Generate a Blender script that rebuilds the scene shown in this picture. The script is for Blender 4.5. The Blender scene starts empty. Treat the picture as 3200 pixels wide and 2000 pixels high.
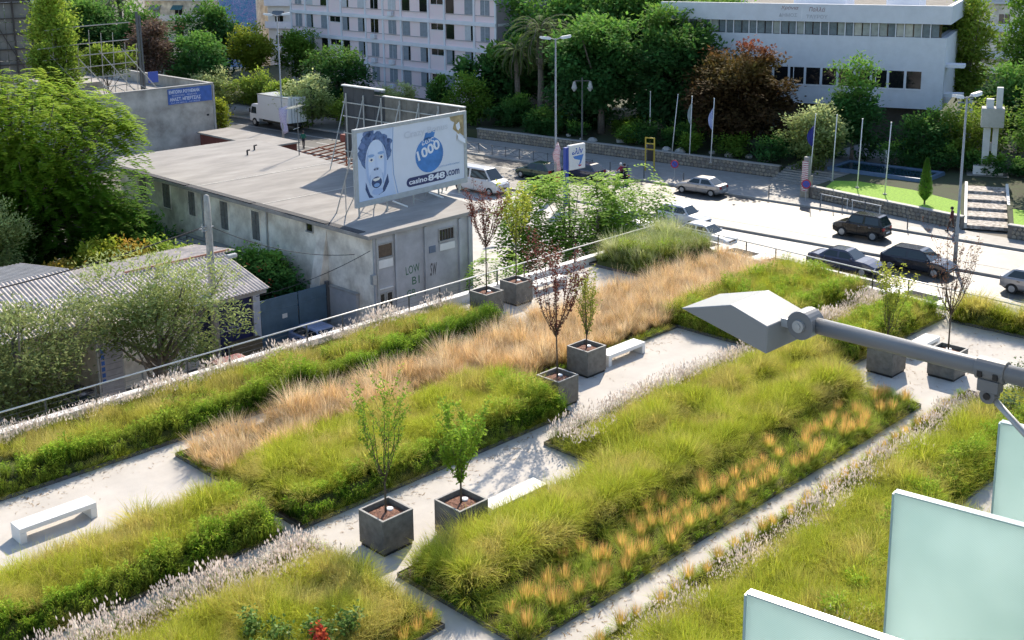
import bpy, bmesh, math, random
from mathutils import Vector, Matrix, noise

R = math.radians
rnd = random.Random(11)
sc = bpy.context.scene
col = sc.collection

# ------------------------------------------------------------------ camera, sky, sun, exposure
cam_d = bpy.data.cameras.new('camera')
cam = bpy.data.objects.new('camera', cam_d)
col.objects.link(cam)
sc.camera = cam
cam_d.sensor_width = 36.0
cam_d.lens = 36.0 * 3670.13 / 3200.0
cam_d.shift_y = (604.2 - 1000.0) / 3200.0
cam_d.clip_start = 0.1
cam_d.clip_end = 3000.0
_p, _r = R(12.4684), R(-0.6079)
_fw = Vector((0, math.cos(_p), -math.sin(_p)))
_r0, _u0 = Vector((1, 0, 0)), Vector((0, math.sin(_p), math.cos(_p)))
_rt = _r0 * math.cos(_r) + _u0 * math.sin(_r)
_up = -_r0 * math.sin(_r) + _u0 * math.cos(_r)
cam.matrix_world = Matrix(((_rt.x, _up.x, -_fw.x, 0), (_rt.y, _up.y, -_fw.y, 0), (_rt.z, _up.z, -_fw.z, 15.0), (0, 0, 0, 1)))

SUN_EL, SUN_AZ = R(37.5), R(15.0)          # azimuth clockwise from +Y (ahead, a little to the right)
world = bpy.data.worlds.new('World')
sc.world = world
world.use_nodes = True
wn = world.node_tree.nodes
bg = wn['Background']
sky = wn.new('ShaderNodeTexSky')
sky.sky_type = 'NISHITA'
sky.sun_disc = False
sky.sun_elevation = SUN_EL
sky.sun_rotation = SUN_AZ
sky.air_density = 1.0
sky.dust_density = 0.6
world.node_tree.links.new(sky.outputs[0], bg.inputs[0])
bg.inputs[1].default_value = 0.15
sun_d = bpy.data.lights.new('sun', 'SUN')
sun_d.energy = 4.3
sun_d.angle = R(0.53)
sun_d.color = (1.0, 0.885, 0.73)
sun = bpy.data.objects.new('sun', sun_d)
col.objects.link(sun)
_sd = Vector((math.sin(SUN_AZ) * math.cos(SUN_EL), math.cos(SUN_AZ) * math.cos(SUN_EL), math.sin(SUN_EL)))
sun.rotation_euler = _sd.to_track_quat('Z', 'Y').to_euler()
sun.location = (0, 0, 60)
sc.view_settings.view_transform = 'Standard'
sc.view_settings.look = 'None'
sc.view_settings.exposure = 0.74
sc.view_settings.gamma = 1.0
sc.render.engine = 'CYCLES'
sc.cycles.adaptive_threshold = 0.03
sc.cycles.max_bounces = 5
sc.cycles.diffuse_bounces = 2
sc.cycles.glossy_bounces = 2
sc.cycles.transmission_bounces = 3
sc.cycles.transparent_max_bounces = 4
sc.cycles.caustics_reflective = False
sc.cycles.caustics_refractive = False

# ------------------------------------------------------------------ frames: garden (u along the beds, w across) and street (s along, t across)
GA, SA = R(44.85), R(-41.84)
ZS = -5.6                                   # street level; the roof terrace floor is z = 0
ca, sa_ = math.cos(GA), math.sin(GA)
cs, ss = math.cos(SA), math.sin(SA)
def G(u, w, z=0.0): return Vector((u * ca - w * sa_, u * sa_ + w * ca, z))
def S(s, t, z=ZS): return Vector((s * cs - t * ss, s * ss + t * cs, z))

# ------------------------------------------------------------------ helpers
def tag(o, label=None, cat=None, group=None, kind=None):
    if label: o['label'] = label
    if cat: o['category'] = cat
    if group: o['group'] = group
    if kind: o['kind'] = kind
    return o
def thing(name, label, cat, loc=(0, 0, 0), rz=0.0, group=None, kind=None):
    o = bpy.data.objects.new(name, None)
    o.empty_display_size = 0.2
    col.objects.link(o)
    o.location = loc
    o.rotation_euler = (0, 0, rz)
    return tag(o, label, cat, group, kind)
def copy_tree(o, parent=None):
    c = o.copy()
    col.objects.link(c)
    c.parent = parent
    for ch in o.children: copy_tree(ch, c)
    return c

class MB:
    def __init__(s): s.v = []; s.f = []; s.m = []; s.at = None
    def add(s, vs, fs, mi=0):
        n = len(s.v); s.v += [tuple(p) for p in vs]
        for f in fs: s.f.append(tuple(i + n for i in f)); s.m.append(mi)
        return s
    def box(s, x0, x1, y0, y1, z0, z1, mi=0, M=None):
        vs = [Vector((x, y, z)) for z in (z0, z1) for y in (y0, y1) for x in (x0, x1)]
        if M: vs = [M @ p for p in vs]
        return s.add(vs, [(0, 2, 3, 1), (4, 5, 7, 6), (0, 1, 5, 4), (1, 3, 7, 5), (3, 2, 6, 7), (2, 0, 4, 6)], mi)
    def bar(s, p, q, wx, wz=None, mi=0):           # square bar between two points
        p, q = Vector(p), Vector(q); d = (q - p)
        L = d.length
        if L < 1e-6: return s
        Mx = Matrix.Translation(p) @ d.to_track_quat('X', 'Z').to_matrix().to_4x4()
        wz = wz or wx
        return s.box(0, L, -wx / 2, wx / 2, -wz / 2, wz / 2, mi, Mx)
    def tube(s, pts, rad, n=8, mi=0, caps=True):
        pts = [Vector(p) for p in pts]
        if not hasattr(rad, '__len__'): rad = [rad] * len(pts)
        rings = []
        base = len(s.v)
        for i, p in enumerate(pts):
            d = (pts[min(i + 1, len(pts) - 1)] - pts[max(i - 1, 0)])
            d = d.normalized() if d.length > 1e-9 else Vector((0, 0, 1))
            a = d.orthogonal().normalized() if i == 0 else (pa - d * pa.dot(d)).normalized()
            pa = a
            b = d.cross(a)
            for k in range(n):
                t = 2 * math.pi * k / n
                s.v.append(tuple(p + (a * math.cos(t) + b * math.sin(t)) * rad[i]))
        for i in range(len(pts) - 1):
            for k in range(n):
                k2 = (k + 1) % n
                s.f.append((base + i * n + k, base + i * n + k2, base + (i + 1) * n + k2, base + (i + 1) * n + k)); s.m.append(mi)
        if caps:
            s.f.append(tuple(base + k for k in reversed(range(n)))); s.m.append(mi)
            s.f.append(tuple(base + (len(pts) - 1) * n + k for k in range(n))); s.m.append(mi)
        return s
    def prism(s, poly, z0, z1, mi=0):
        n = len(poly)
        vs = [(x, y, z0) for x, y in poly] + [(x, y, z1) for x, y in poly]
        fs = [tuple(reversed(range(n))), tuple(range(n, 2 * n))] + [(i, (i + 1) % n, n + (i + 1) % n, n + i) for i in range(n)]
        return s.add(vs, fs, mi)
    def extr(s, poly, y0, y1, mi=0):               # profile in x,z extruded along y
        n = len(poly)
        vs = [(x, y0, z) for x, z in poly] + [(x, y1, z) for x, z in poly]
        fs = [tuple(range(n)), tuple(reversed(range(n, 2 * n)))] + [((i + 1) % n, i, n + i, n + (i + 1) % n) for i in range(n)]
        return s.add(vs, fs, mi)
    def disc(s, c, r, n=16, z=0, mi=0):
        return s.add([(c[0] + r * math.cos(2 * math.pi * k / n), c[1] + r * math.sin(2 * math.pi * k / n), z) for k in range(n)], [tuple(range(n))], mi)
    def mesh(s, name, mats, smooth=False, bevel=0.0):
        me = bpy.data.meshes.new(name)
        me.from_pydata(s.v, [], s.f)
        for m in (mats if isinstance(mats, (list, tuple)) else [mats]): me.materials.append(m)
        me.polygons.foreach_set('material_index', s.m)
        if s.at:
            for k, vals in s.at.items():
                at = me.attributes.new(k, 'FLOAT', 'POINT'); at.data.foreach_set('value', vals)
        if bevel:
            bm = bmesh.new(); bm.from_mesh(me)
            bmesh.ops.remove_doubles(bm, verts=bm.verts, dist=1e-5)
            bmesh.ops.bevel(bm, geom=[e for e in bm.edges if len(e.link_faces) == 2 and e.calc_face_angle(0) > 0.5], offset=bevel, segments=1, affect='EDGES', clamp_overlap=True)
            bm.to_mesh(me); bm.free()
        if smooth: me.polygons.foreach_set('use_smooth', [True] * len(me.polygons))
        me.update()
        return me
    def build(s, name, mats, parent=None, loc=None, rz=0.0, smooth=False, bevel=0.0):
        return place(name, s.mesh(name, mats, smooth, bevel), parent, loc, rz)
def place(name, me, parent=None, loc=None, rz=0.0):
    o = bpy.data.objects.new(name, me)
    col.objects.link(o)
    if parent: o.parent = parent
    if loc is not None: o.location = loc
    o.rotation_euler = (0, 0, rz)
    return o

# ------------------------------------------------------------------ materials
_mc = {}
def _nt(name):
    m = bpy.data.materials.new(name); m.use_nodes = True
    nt = m.node_tree
    return m, nt, nt.nodes['Principled BSDF']
def mat(name, c, rough=0.75, metal=0.0, var=0.12, scale=3.0, bump=0.0, bscale=None, spec=0.5, c2=None, mix=0.5, coat=0.0, detail=6.0, stretch=None):
    """plain surface: colour with blotchy variation (two noise scales), optional second tint, fine relief"""
    if name in _mc: return _mc[name]
    m, nt, b = _nt(name); N = nt.nodes.new; L = nt.links.new
    tc = N('ShaderNodeTexCoord')
    src = tc.outputs['Object']
    if stretch:
        mp = N('ShaderNodeMapping'); mp.inputs['Scale'].default_value = stretch; L(src, mp.inputs[0]); src = mp.outputs[0]
    n1 = N('ShaderNodeTexNoise'); n1.inputs['Scale'].default_value = scale; n1.inputs['Detail'].default_value = detail; n1.inputs['Roughness'].default_value = 0.62
    L(src, n1.inputs['Vector'])
    rp = N('ShaderNodeValToRGB'); rp.color_ramp.elements[0].position = 0.5 - mix / 2; rp.color_ramp.elements[1].position = 0.5 + mix / 2
    d = c2 or tuple(x * (1 - 2 * var) for x in c)
    rp.color_ramp.elements[0].color = (*d, 1)
    rp.color_ramp.elements[1].color = (*[min(1, x * (1 + var)) for x in c], 1)
    L(n1.outputs['Fac'], rp.inputs[0])
    L(rp.outputs[0], b.inputs['Base Color'])
    b.inputs['Roughness'].default_value = rough
    b.inputs['Metallic'].default_value = metal
    b.inputs['Specular IOR Level'].default_value = spec
    b.inputs['Coat Weight'].default_value = coat
    if bump:
        n2 = N('ShaderNodeTexNoise'); n2.inputs['Scale'].default_value = bscale or scale * 8; n2.inputs['Detail'].default_value = 4
        L(src, n2.inputs['Vector'])
        bp = N('ShaderNodeBump'); bp.inputs['Strength'].default_value = bump; bp.inputs['Distance'].default_value = 0.02
        L(n2.outputs['Fac'], bp.inputs['Height']); L(bp.outputs[0], b.inputs['Normal'])
    _mc[name] = m
    return m
def veg(name, stops, transl=0.4, rough=0.8, patch=None, pscale=0.35, jitter=0.35):
    """leaf or blade: colour runs along attribute h (0 root, 1 tip; bottom to top in crowns), brightness varies per leaf (r) and per plant; patch = second tip colour in drifts"""
    if name in _mc: return _mc[name]
    m, nt, b = _nt(name); N = nt.nodes.new; L = nt.links.new
    ah = N('ShaderNodeAttribute'); ah.attribute_name = 'h'
    ar = N('ShaderNodeAttribute'); ar.attribute_name = 'r'
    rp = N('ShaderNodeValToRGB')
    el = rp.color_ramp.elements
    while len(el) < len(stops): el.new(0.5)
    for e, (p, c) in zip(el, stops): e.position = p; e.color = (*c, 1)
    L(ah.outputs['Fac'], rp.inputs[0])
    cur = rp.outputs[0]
    if patch:
        geo = N('ShaderNodeNewGeometry'); ns = N('ShaderNodeTexNoise'); ns.inputs['Scale'].default_value = pscale; ns.inputs['Detail'].default_value = 3
        L(geo.outputs['Position'], ns.inputs['Vector'])
        r2 = N('ShaderNodeValToRGB'); r2.color_ramp.elements[0].position = 0.46; r2.color_ramp.elements[1].position = 0.62
        L(ns.outputs['Fac'], r2.inputs[0])
        mu = N('ShaderNodeMath'); mu.operation = 'MULTIPLY'; L(r2.outputs[0], mu.inputs[0]); L(ah.outputs['Fac'], mu.inputs[1])
        mx = N('ShaderNodeMix'); mx.data_type = 'RGBA'; L(mu.outputs[0], mx.inputs[0]); L(cur, mx.inputs[6]); mx.inputs[7].default_value = (*patch, 1)
        cur = mx.outputs[2]
    oi = N('ShaderNodeObjectInfo')
    ad = N('ShaderNodeMath'); ad.operation = 'ADD'; L(ar.outputs['Fac'], ad.inputs[0]); L(oi.outputs['Random'], ad.inputs[1])
    mr = N('ShaderNodeMapRange'); mr.inputs[1].default_value = 0; mr.inputs[2].default_value = 2; mr.inputs[3].default_value = 1 - jitter; mr.inputs[4].default_value = 1 + jitter
    L(ad.outputs[0], mr.inputs[0])
    hs = N('ShaderNodeHueSaturation'); L(cur, hs.inputs['Color']); L(mr.outputs[0], hs.inputs['Value'])
    hu = N('ShaderNodeMapRange'); hu.inputs[3].default_value = 0.485; hu.inputs[4].default_value = 0.515; L(ar.outputs['Fac'], hu.inputs[0]); L(hu.outputs[0], hs.inputs['Hue'])
    L(hs.outputs[0], b.inputs['Base Color'])
    b.inputs['Roughness'].default_value = rough
    b.inputs['Specular IOR Level'].default_value = 0.12
    out = nt.nodes['Material Output']
    tr = N('ShaderNodeBsdfTranslucent'); L(hs.outputs[0], tr.inputs[0])
    ms = N('ShaderNodeMixShader'); ms.inputs[0].default_value = transl
    L(b.outputs[0], ms.inputs[1]); L(tr.outputs[0], ms.inputs[2]); L(ms.outputs[0], out.inputs[0])
    _mc[name] = m
    return m
def glass(name, c=(0.02, 0.025, 0.03), rough=0.06):
    if name in _mc: return _mc[name]
    m, nt, b = _nt(name)
    b.inputs['Base Color'].default_value = (*c, 1); b.inputs['Roughness'].default_value = rough
    b.inputs['Specular IOR Level'].default_value = 0.7
    _mc[name] = m
    return m

M_conc = mat('pale_concrete', (0.54, 0.50, 0.445), 0.9, var=0.10, scale=0.9, bump=0.25, bscale=60, mix=0.6)
M_white = mat('white_precast', (0.78, 0.76, 0.72), 0.7, var=0.03, scale=4, bump=0.05)
M_wpaint = mat('white_paint', (0.74, 0.73, 0.70), 0.6, var=0.05, scale=2)
M_soil = mat('soil', (0.085, 0.06, 0.04), 0.95, var=0.4, scale=14, bump=1.0)
M_kerb = mat('dark_steel_edging', (0.095, 0.092, 0.088), 0.6, var=0.2, scale=5)
M_planter = mat('planter_cement', (0.17, 0.157, 0.135), 0.8, var=0.22, scale=5, bump=0.2, bscale=40)
M_rim = mat('planter_rim', (0.30, 0.29, 0.27), 0.7, var=0.15, scale=5)
M_black = mat('black_plastic', (0.015, 0.015, 0.016), 0.5, var=0.1)
M_bark = mat('bark', (0.10, 0.075, 0.055), 0.9, var=0.25, scale=10, bump=0.5)
M_barkg = mat('grey_bark', (0.17, 0.145, 0.12), 0.9, var=0.25, scale=6, bump=0.6)
M_mulch = mat('reddish_bark_mulch', (0.24, 0.115, 0.075), 0.95, var=0.45, scale=16, bump=1.0, bscale=40)
M_steel = mat('painted_grey_steel', (0.17, 0.175, 0.18), 0.42, var=0.04, scale=2, spec=0.5)
M_steeld = mat('dark_grey_steel', (0.10, 0.105, 0.11), 0.45, var=0.06)
M_galv = mat('galvanised_steel', (0.42, 0.43, 0.43), 0.45, metal=0.3, var=0.1, scale=5)

# ------------------------------------------------------------------ scattering of grass clumps (uncountable planting)
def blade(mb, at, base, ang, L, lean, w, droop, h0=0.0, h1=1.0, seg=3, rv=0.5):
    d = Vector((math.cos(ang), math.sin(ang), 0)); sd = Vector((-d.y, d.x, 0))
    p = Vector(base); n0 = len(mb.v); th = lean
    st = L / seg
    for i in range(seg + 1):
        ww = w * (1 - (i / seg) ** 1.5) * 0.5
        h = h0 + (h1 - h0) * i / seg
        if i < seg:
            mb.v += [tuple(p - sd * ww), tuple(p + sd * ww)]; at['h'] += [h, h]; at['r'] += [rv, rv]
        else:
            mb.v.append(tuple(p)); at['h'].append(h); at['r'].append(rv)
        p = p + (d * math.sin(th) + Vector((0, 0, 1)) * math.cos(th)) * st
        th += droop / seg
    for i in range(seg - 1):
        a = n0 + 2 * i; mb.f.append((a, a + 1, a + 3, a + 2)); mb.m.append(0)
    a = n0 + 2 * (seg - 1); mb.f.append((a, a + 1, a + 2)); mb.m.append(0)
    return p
def leaf(mb, at, p, ln, wd, d, up, h, rv, mi=0):
    d = d.normalized(); sd = d.cross(up)
    sd = sd.normalized() if sd.length > 1e-4 else d.orthogonal().normalized()
    n = len(mb.v)
    mb.v += [tuple(p), tuple(p + d * ln * 0.45 + sd * wd * 0.5), tuple(p + d * ln), tuple(p + d * ln * 0.45 - sd * wd * 0.5)]
    at['h'] += [h] * 4; at['r'] += [rv] * 4
    mb.f.append((n, n + 1, n + 2, n + 3)); mb.m.append(mi)
def clump(name, m, n, h, spread, lean, w, droop, seed, plume=0, pl=0.14, pw=0.02, pm=None, tuft=0.0, leafy=0, hv=0.35):
    r = random.Random(seed); mb = MB(); at = {'h': [], 'r': []}; mb.at = at
    for i in range(n):
        a = r.uniform(0, 2 * math.pi); q = spread * math.sqrt(r.random())
        b = (q * math.cos(a), q * math.sin(a), 0)
        aa = a + r.gauss(0, 0.6)
        L = h * r.uniform(1 - hv, 1 + hv * 0.5)
        blade(mb, at, b, aa, L, abs(r.gauss(lean * (0.3 + q / max(spread, .01)), 0.15)), w * r.uniform(.7, 1.3), r.uniform(0.3, 1.0) * droop, rv=r.random())
    for i in range(leafy):
        a = r.uniform(0, 2 * math.pi); q = spread * 1.1 * math.sqrt(r.random()); z = h * r.uniform(0.15, 0.95)
        d = Vector((math.cos(a), math.sin(a), r.uniform(-.3, .8)))
        leaf(mb, at, Vector((q * math.cos(a), q * math.sin(a), z)), r.uniform(.06, .12), r.uniform(.02, .035), d, Vector((r.uniform(-1, 1), r.uniform(-1, 1), 1)), z / h, r.random())
    for i in range(plume):
        a = r.uniform(0, 2 * math.pi); q = spread * 1.1 * math.sqrt(r.random())
        b = Vector((q * math.cos(a), q * math.sin(a), 0)); ln = h * r.uniform(0.95, 1.3)
        th = r.uniform(0.05, 0.35)
        d = Vector((math.cos(a) * math.sin(th), math.sin(a) * math.sin(th), math.cos(th)))
        p = b + d * ln
        L2 = pl * r.uniform(.7, 1.2)
        for k in range(2):                                         # plume: two crossed spindles
            sd = d.orthogonal().normalized(); sd = Matrix.Rotation(k * 1.57 + a, 3, d) @ sd
            n0 = len(mb.v)
            mb.v += [tuple(p), tuple(p + d * L2 * .45 + sd * pw), tuple(p + d * L2), tuple(p + d * L2 * .45 - sd * pw)]
            at['h'] += [1.0] * 4; at['r'] += [r.random()] * 4
            mb.f.append((n0, n0 + 1, n0 + 2, n0 + 3)); mb.m.append(1)
    return mb.mesh(name, [m, pm] if pm else [m])
_src = {}
def source(me):
    if me.name not in _src: _src[me.name] = bpy.data.objects.new(me.name + '_source', me)
    return _src[me.name]
def scatter(name, label, cat, pts, meshes, kind='stuff', parent=None):
    """pts: (x, y, z, rx, ry, rz, scale, zscale) in world space; one object, clumps instanced on its points"""
    me = bpy.data.meshes.new(name)
    me.from_pydata([p[:3] for p in pts], [], [])
    a = me.attributes.new('rot', 'FLOAT_VECTOR', 'POINT'); a.data.foreach_set('vector', [c for p in pts for c in p[3:6]])
    a = me.attributes.new('scl', 'FLOAT_VECTOR', 'POINT'); a.data.foreach_set('vector', [c for p in pts for c in (p[6], p[6], p[6] * p[7])])
    a = me.attributes.new('pick', 'INT', 'POINT'); a.data.foreach_set('value', [rnd.randrange(len(meshes)) for _ in pts])
    o = bpy.data.objects.new(name, me); col.objects.link(o)
    ng = bpy.data.node_groups.new(name + '_nodes', 'GeometryNodeTree')
    ng.interface.new_socket('Geometry', in_out='INPUT', socket_type='NodeSocketGeometry')
    ng.interface.new_socket('Geometry', in_out='OUTPUT', socket_type='NodeSocketGeometry')
    N = ng.nodes.new; L = ng.links.new
    gi, go = N('NodeGroupInput'), N('NodeGroupOutput')
    iop = N('GeometryNodeInstanceOnPoints'); g2 = N('GeometryNodeGeometryToInstance')
    for m in reversed(meshes):
        ob = N('GeometryNodeObjectInfo'); ob.inputs['Object'].default_value = source(m); L(ob.outputs['Geometry'], g2.inputs[0])
    def attr(nm, ty):
        n = N('GeometryNodeInputNamedAttribute'); n.data_type = ty; n.inputs['Name'].default_value = nm
        return [x for x in n.outputs if x.enabled and x.name == 'Attribute'][0]
    L(gi.outputs[0], iop.inputs['Points']); L(g2.outputs[0], iop.inputs['Instance'])
    iop.inputs['Pick Instance'].default_value = True
    L(attr('pick', 'INT'), iop.inputs['Instance Index']); L(attr('rot', 'FLOAT_VECTOR'), iop.inputs['Rotation']); L(attr('scl', 'FLOAT_VECTOR'), iop.inputs['Scale'])
    L(iop.outputs[0], go.inputs[0])
    md = o.modifiers.new('planting', 'NODES'); md.node_group = ng
    return tag(o, label, cat, None, kind)
def fbm(x, y, s=1.0): return noise.noise(Vector((x * s, y * s, 3.7)))
def bedpts(u0, u1, w0, w1, step, sc0=1.0, z=0.1, jit=0.5, wind=0.15, keep=None, hs=0.5, hn=0.5, wdir=None):
    out = []
    nu, nw = max(1, int((u1 - u0) / step)), max(1, int((w1 - w0) / step))
    for i in range(nu):
        for j in range(nw):
            u = u0 + (i + .5 + rnd.uniform(-jit, jit)) * (u1 - u0) / nu; w = w0 + (j + .5 + rnd.uniform(-jit, jit)) * (w1 - w0) / nw
            if keep and not keep(u, w): continue
            p = G(u, w, z(u, w) if callable(z) else z)
            k = 1 + hn * fbm(u, w, 0.9) + 0.5 * hn * fbm(u, w, 2.3)
            wa = (GA + math.pi if wdir is None else wdir) + 0.9 * fbm(u + 40, w, .5)        # wind leans the blades
            t = .55 * wind * (1 + fbm(u, w + 30, .8))
            e = (Matrix.Rotation(t, 3, Vector((-math.sin(wa), math.cos(wa), 0))) @ Matrix.Rotation(rnd.uniform(0, 6.28), 3, 'Z')).to_euler()
            out.append((p.x, p.y, p.z, e.x, e.y, e.z, sc0 * k * rnd.uniform(1 - hs * .5, 1 + hs * .5), rnd.uniform(.85, 1.15)))
    return out

# ================================================================== THE SETTING: ground
M_ground = mat('dusty_ground', (0.20, 0.18, 0.15), 0.95, var=0.25, scale=0.3, bump=0.4, bscale=8)
g = MB().add([(-900, -300, 0), (900, -300, 0), (900, 1500, 0), (-900, 1500, 0)], [(0, 1, 2, 3)]).build('ground', M_ground, loc=(0, 0, ZS - 0.02))
tag(g, kind='structure')

# ------------------------------------------------------------------ roof terrace: one slab with a pale floor on top
M_side = mat('terrace_side_render', (0.5, 0.49, 0.47), 0.85, var=0.08)
far0 = lambda w: 45.25 - (34.9 - w) * 0.0725            # far edge follows the street
ter = thing('roof_terrace', None, None, kind='structure')
MB().prism([(-1, -6), (far0(-6) + 1.5, -6), (far0(35.3) + 1.5, 35.3), (-1, 35.3)], ZS, 0.0).build('terrace_floor', M_conc, ter, rz=GA)
# parapet with white coping along the long side
pp = thing('parapet', 'low white rendered parapet running along the long edge of the roof garden', 'parapet', G(0, 34.75, 0), GA)
MB().box(-1, 45.2, -.13, .13, 0, .30).build('wall', M_wpaint, pp)
MB().box(-1, 45.26, -.17, .17, .302, .36).build('coping', M_white, pp, bevel=.008)
# railings
def railing(name, label, p0, p1, n, htop, zb, group=None):
    d = (p1 - p0); L = d.length; rz = math.atan2(d.y, d.x)
    r = thing(name, label, 'railing', p0, rz)
    MB().tube([(0, 0, htop), (L, 0, htop)], .027, 10).build('top_rail', mat('pale_rail', (0.62, 0.61, 0.58), .35, metal=.35, var=.05), r, smooth=True)
    MB().tube([(0, 0, htop - .36), (L, 0, htop - .36)], .007, 6).build('wire', M_steeld, r)
    MB().tube([(0, 0, htop - .18), (L, 0, htop - .18)], .004, 6).build('wire', M_steeld, r)
    for i in range(n):
        x = L * (i + .02) / (n - .96)
        MB().box(x - .03, x + .03, -.008, .008, zb, htop - .02).box(x - .05, x + .05, -.04, .04, zb, zb + .012).build('post', M_kerb, r)
    return r
railing('roof_railing', 'thin steel railing with pale top rail above the low parapet, along the lavender edged bed', G(4, 34.62, 0), G(45.0, 34.62, 0), 26, 1.0, .362)
railing('roof_railing', 'steel railing across the street end of the roof garden, dark posts and pale top rail', G(45.0, 34.55, 0), G(far0(8.0) - .25, 8.0, 0), 17, 1.0, .0)
# ledge beyond the far railing: white border with dark rooflights
ld = thing('outer_ledge', 'white outer ledge with a row of dark square rooflights beyond the end railing', 'ledge', S(0, 0, 0), 0)
M_dark = mat('dark_rooflight', (0.07, 0.07, 0.068), .95, var=.2, spec=.05)
e0, e1 = G(far0(34.6) + .12, 34.6), G(far0(8) + .12, 8)
ed = (e1 - e0).normalized(); en = Vector((-ed.y, ed.x, 0)); erz = math.atan2(ed.y, ed.x); eL = (e1 - e0).length
ld.location = e0; ld.rotation_euler = (0, 0, erz)
MB().box(0, eL, 0, 1.25, .004, .12).build('border', M_white, ld, bevel=.01)
for i in range(11):
    x = 1.0 + i * 2.35
    MB().box(x, x + 1.5, .28, 1.0, .1205, .135).build('rooflight', M_dark, ld)

# ------------------------------------------------------------------ planting beds: steel edging, soil
beds = {
    'rail': ([(3, 30.85), (30.6, 30.85), (30.6, 34.6), (3, 34.6)], 'long planting bed beside the low parapet, green and lavender grasses'),
    'corner': ([(39.4, 31.2), (45.0, 31.2), (45.0, 34.6), (39.4, 34.6)], 'planting bed of tall pale green grass in the far railing corner'),
    'blond': ([(15.65, 23.6), (26.0, 23.6), (26.0, 26.25), (35.1, 26.25), (35.1, 22.75), (44.0, 22.75), (44.6, 30.9), (38.6, 30.9), (30.0, 29.95), (15.65, 29.95)], 'large planting bed with a drift of blond feather grass'),
    'lavender': ([(23.75, 20.1), (36.2, 20.1), (36.2, 19.3), (43.3, 19.3), (43.4, 22.62), (23.75, 22.62)], 'planting bed edged with pale plume grass in front of the blond drift'),
    'long': ([(15.95, 15.85), (34.2, 15.85), (34.2, 20.05), (15.95, 20.05)], 'long planting bed with orange tipped tufts along the narrow path'),
    'right': ([(2, 8), (27.2, 8), (27.2, 12.0), (36.4, 12.0), (36.4, 15.3), (27, 15.0), (12, 14.6), (2, 14.4)], 'planting bed beside the fritted glass fins'),
    'left': ([(2, 23.65), (15.2, 23.65), (15.2, 26.35), (2, 26.35)], 'planting bed of fine green grass below the lone white bench'),
    'front': ([(2, 17.65), (15.3, 17.65), (15.3, 22.75), (2, 22.75)], 'planting bed with red leaved shrubs and pale plumes'),
    'end': ([(42.95, 8), (far0(8) - .3, 8), (far0(19) - .3, 19.0), (42.95, 19.0)], 'planting bed by the end railing beyond the bench with bare sapling'),
}
for k, (poly, lab) in beds.items():
    b = thing('planting_bed', lab, 'planting bed', (0, 0, 0), GA)
    n = len(poly); kb = MB()
    for i in range(n):
        p, q = Vector((*poly[i], .06)), Vector((*poly[(i + 1) % n], .06))
        d = (q - p).normalized() * .009
        kb.bar(p - d, q + d, .018, .12)
    kb.build('edging', M_kerb, b)
    MB().prism(poly, .004, .09).build('soil', M_soil, b)

# ------------------------------------------------------------------ grasses
V_green = veg('fine_green_grass', [(0, (.03, .045, .006)), (.3, (.20, .25, .02)), (.6, (.54, .58, .05)), (1, (.86, .82, .13))], .5, patch=(.80, .64, .22), pscale=.8)  # dark roots and bright tips paint in shaded bed sides and lit tops
V_bush = veg('bushy_green_grass', [(0, (.012, .03, .004)), (.45, (.075, .16, .012)), (.75, (.26, .42, .03)), (1, (.52, .66, .06))], .34, patch=(.42, .46, .06), pscale=.9)  # root darkened: shade on the bed sides put into the blade colour
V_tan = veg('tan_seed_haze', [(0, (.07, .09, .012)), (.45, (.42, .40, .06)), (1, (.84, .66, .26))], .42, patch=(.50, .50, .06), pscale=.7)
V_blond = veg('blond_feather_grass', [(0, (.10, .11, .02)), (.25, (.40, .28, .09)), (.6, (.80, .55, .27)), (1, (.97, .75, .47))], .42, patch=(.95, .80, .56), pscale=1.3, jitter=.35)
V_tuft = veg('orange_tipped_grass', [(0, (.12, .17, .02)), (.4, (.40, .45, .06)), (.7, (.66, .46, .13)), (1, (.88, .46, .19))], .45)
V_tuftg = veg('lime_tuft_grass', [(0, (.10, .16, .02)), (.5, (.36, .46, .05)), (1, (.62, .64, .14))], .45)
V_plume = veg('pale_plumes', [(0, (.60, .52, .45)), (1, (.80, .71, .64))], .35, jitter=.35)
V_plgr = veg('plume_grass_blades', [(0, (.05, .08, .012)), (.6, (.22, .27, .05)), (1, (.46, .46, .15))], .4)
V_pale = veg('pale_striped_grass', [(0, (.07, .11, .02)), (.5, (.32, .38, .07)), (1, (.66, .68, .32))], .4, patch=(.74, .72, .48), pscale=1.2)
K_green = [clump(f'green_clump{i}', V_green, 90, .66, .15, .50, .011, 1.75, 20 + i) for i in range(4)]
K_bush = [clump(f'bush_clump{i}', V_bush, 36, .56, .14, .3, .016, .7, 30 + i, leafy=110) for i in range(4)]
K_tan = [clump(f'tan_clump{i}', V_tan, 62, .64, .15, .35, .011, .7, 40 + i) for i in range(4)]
K_blond = [clump(f'blond_clump{i}', V_blond, 110, .78, .08, .42, .011, .9, 50 + i) for i in range(5)]
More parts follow.
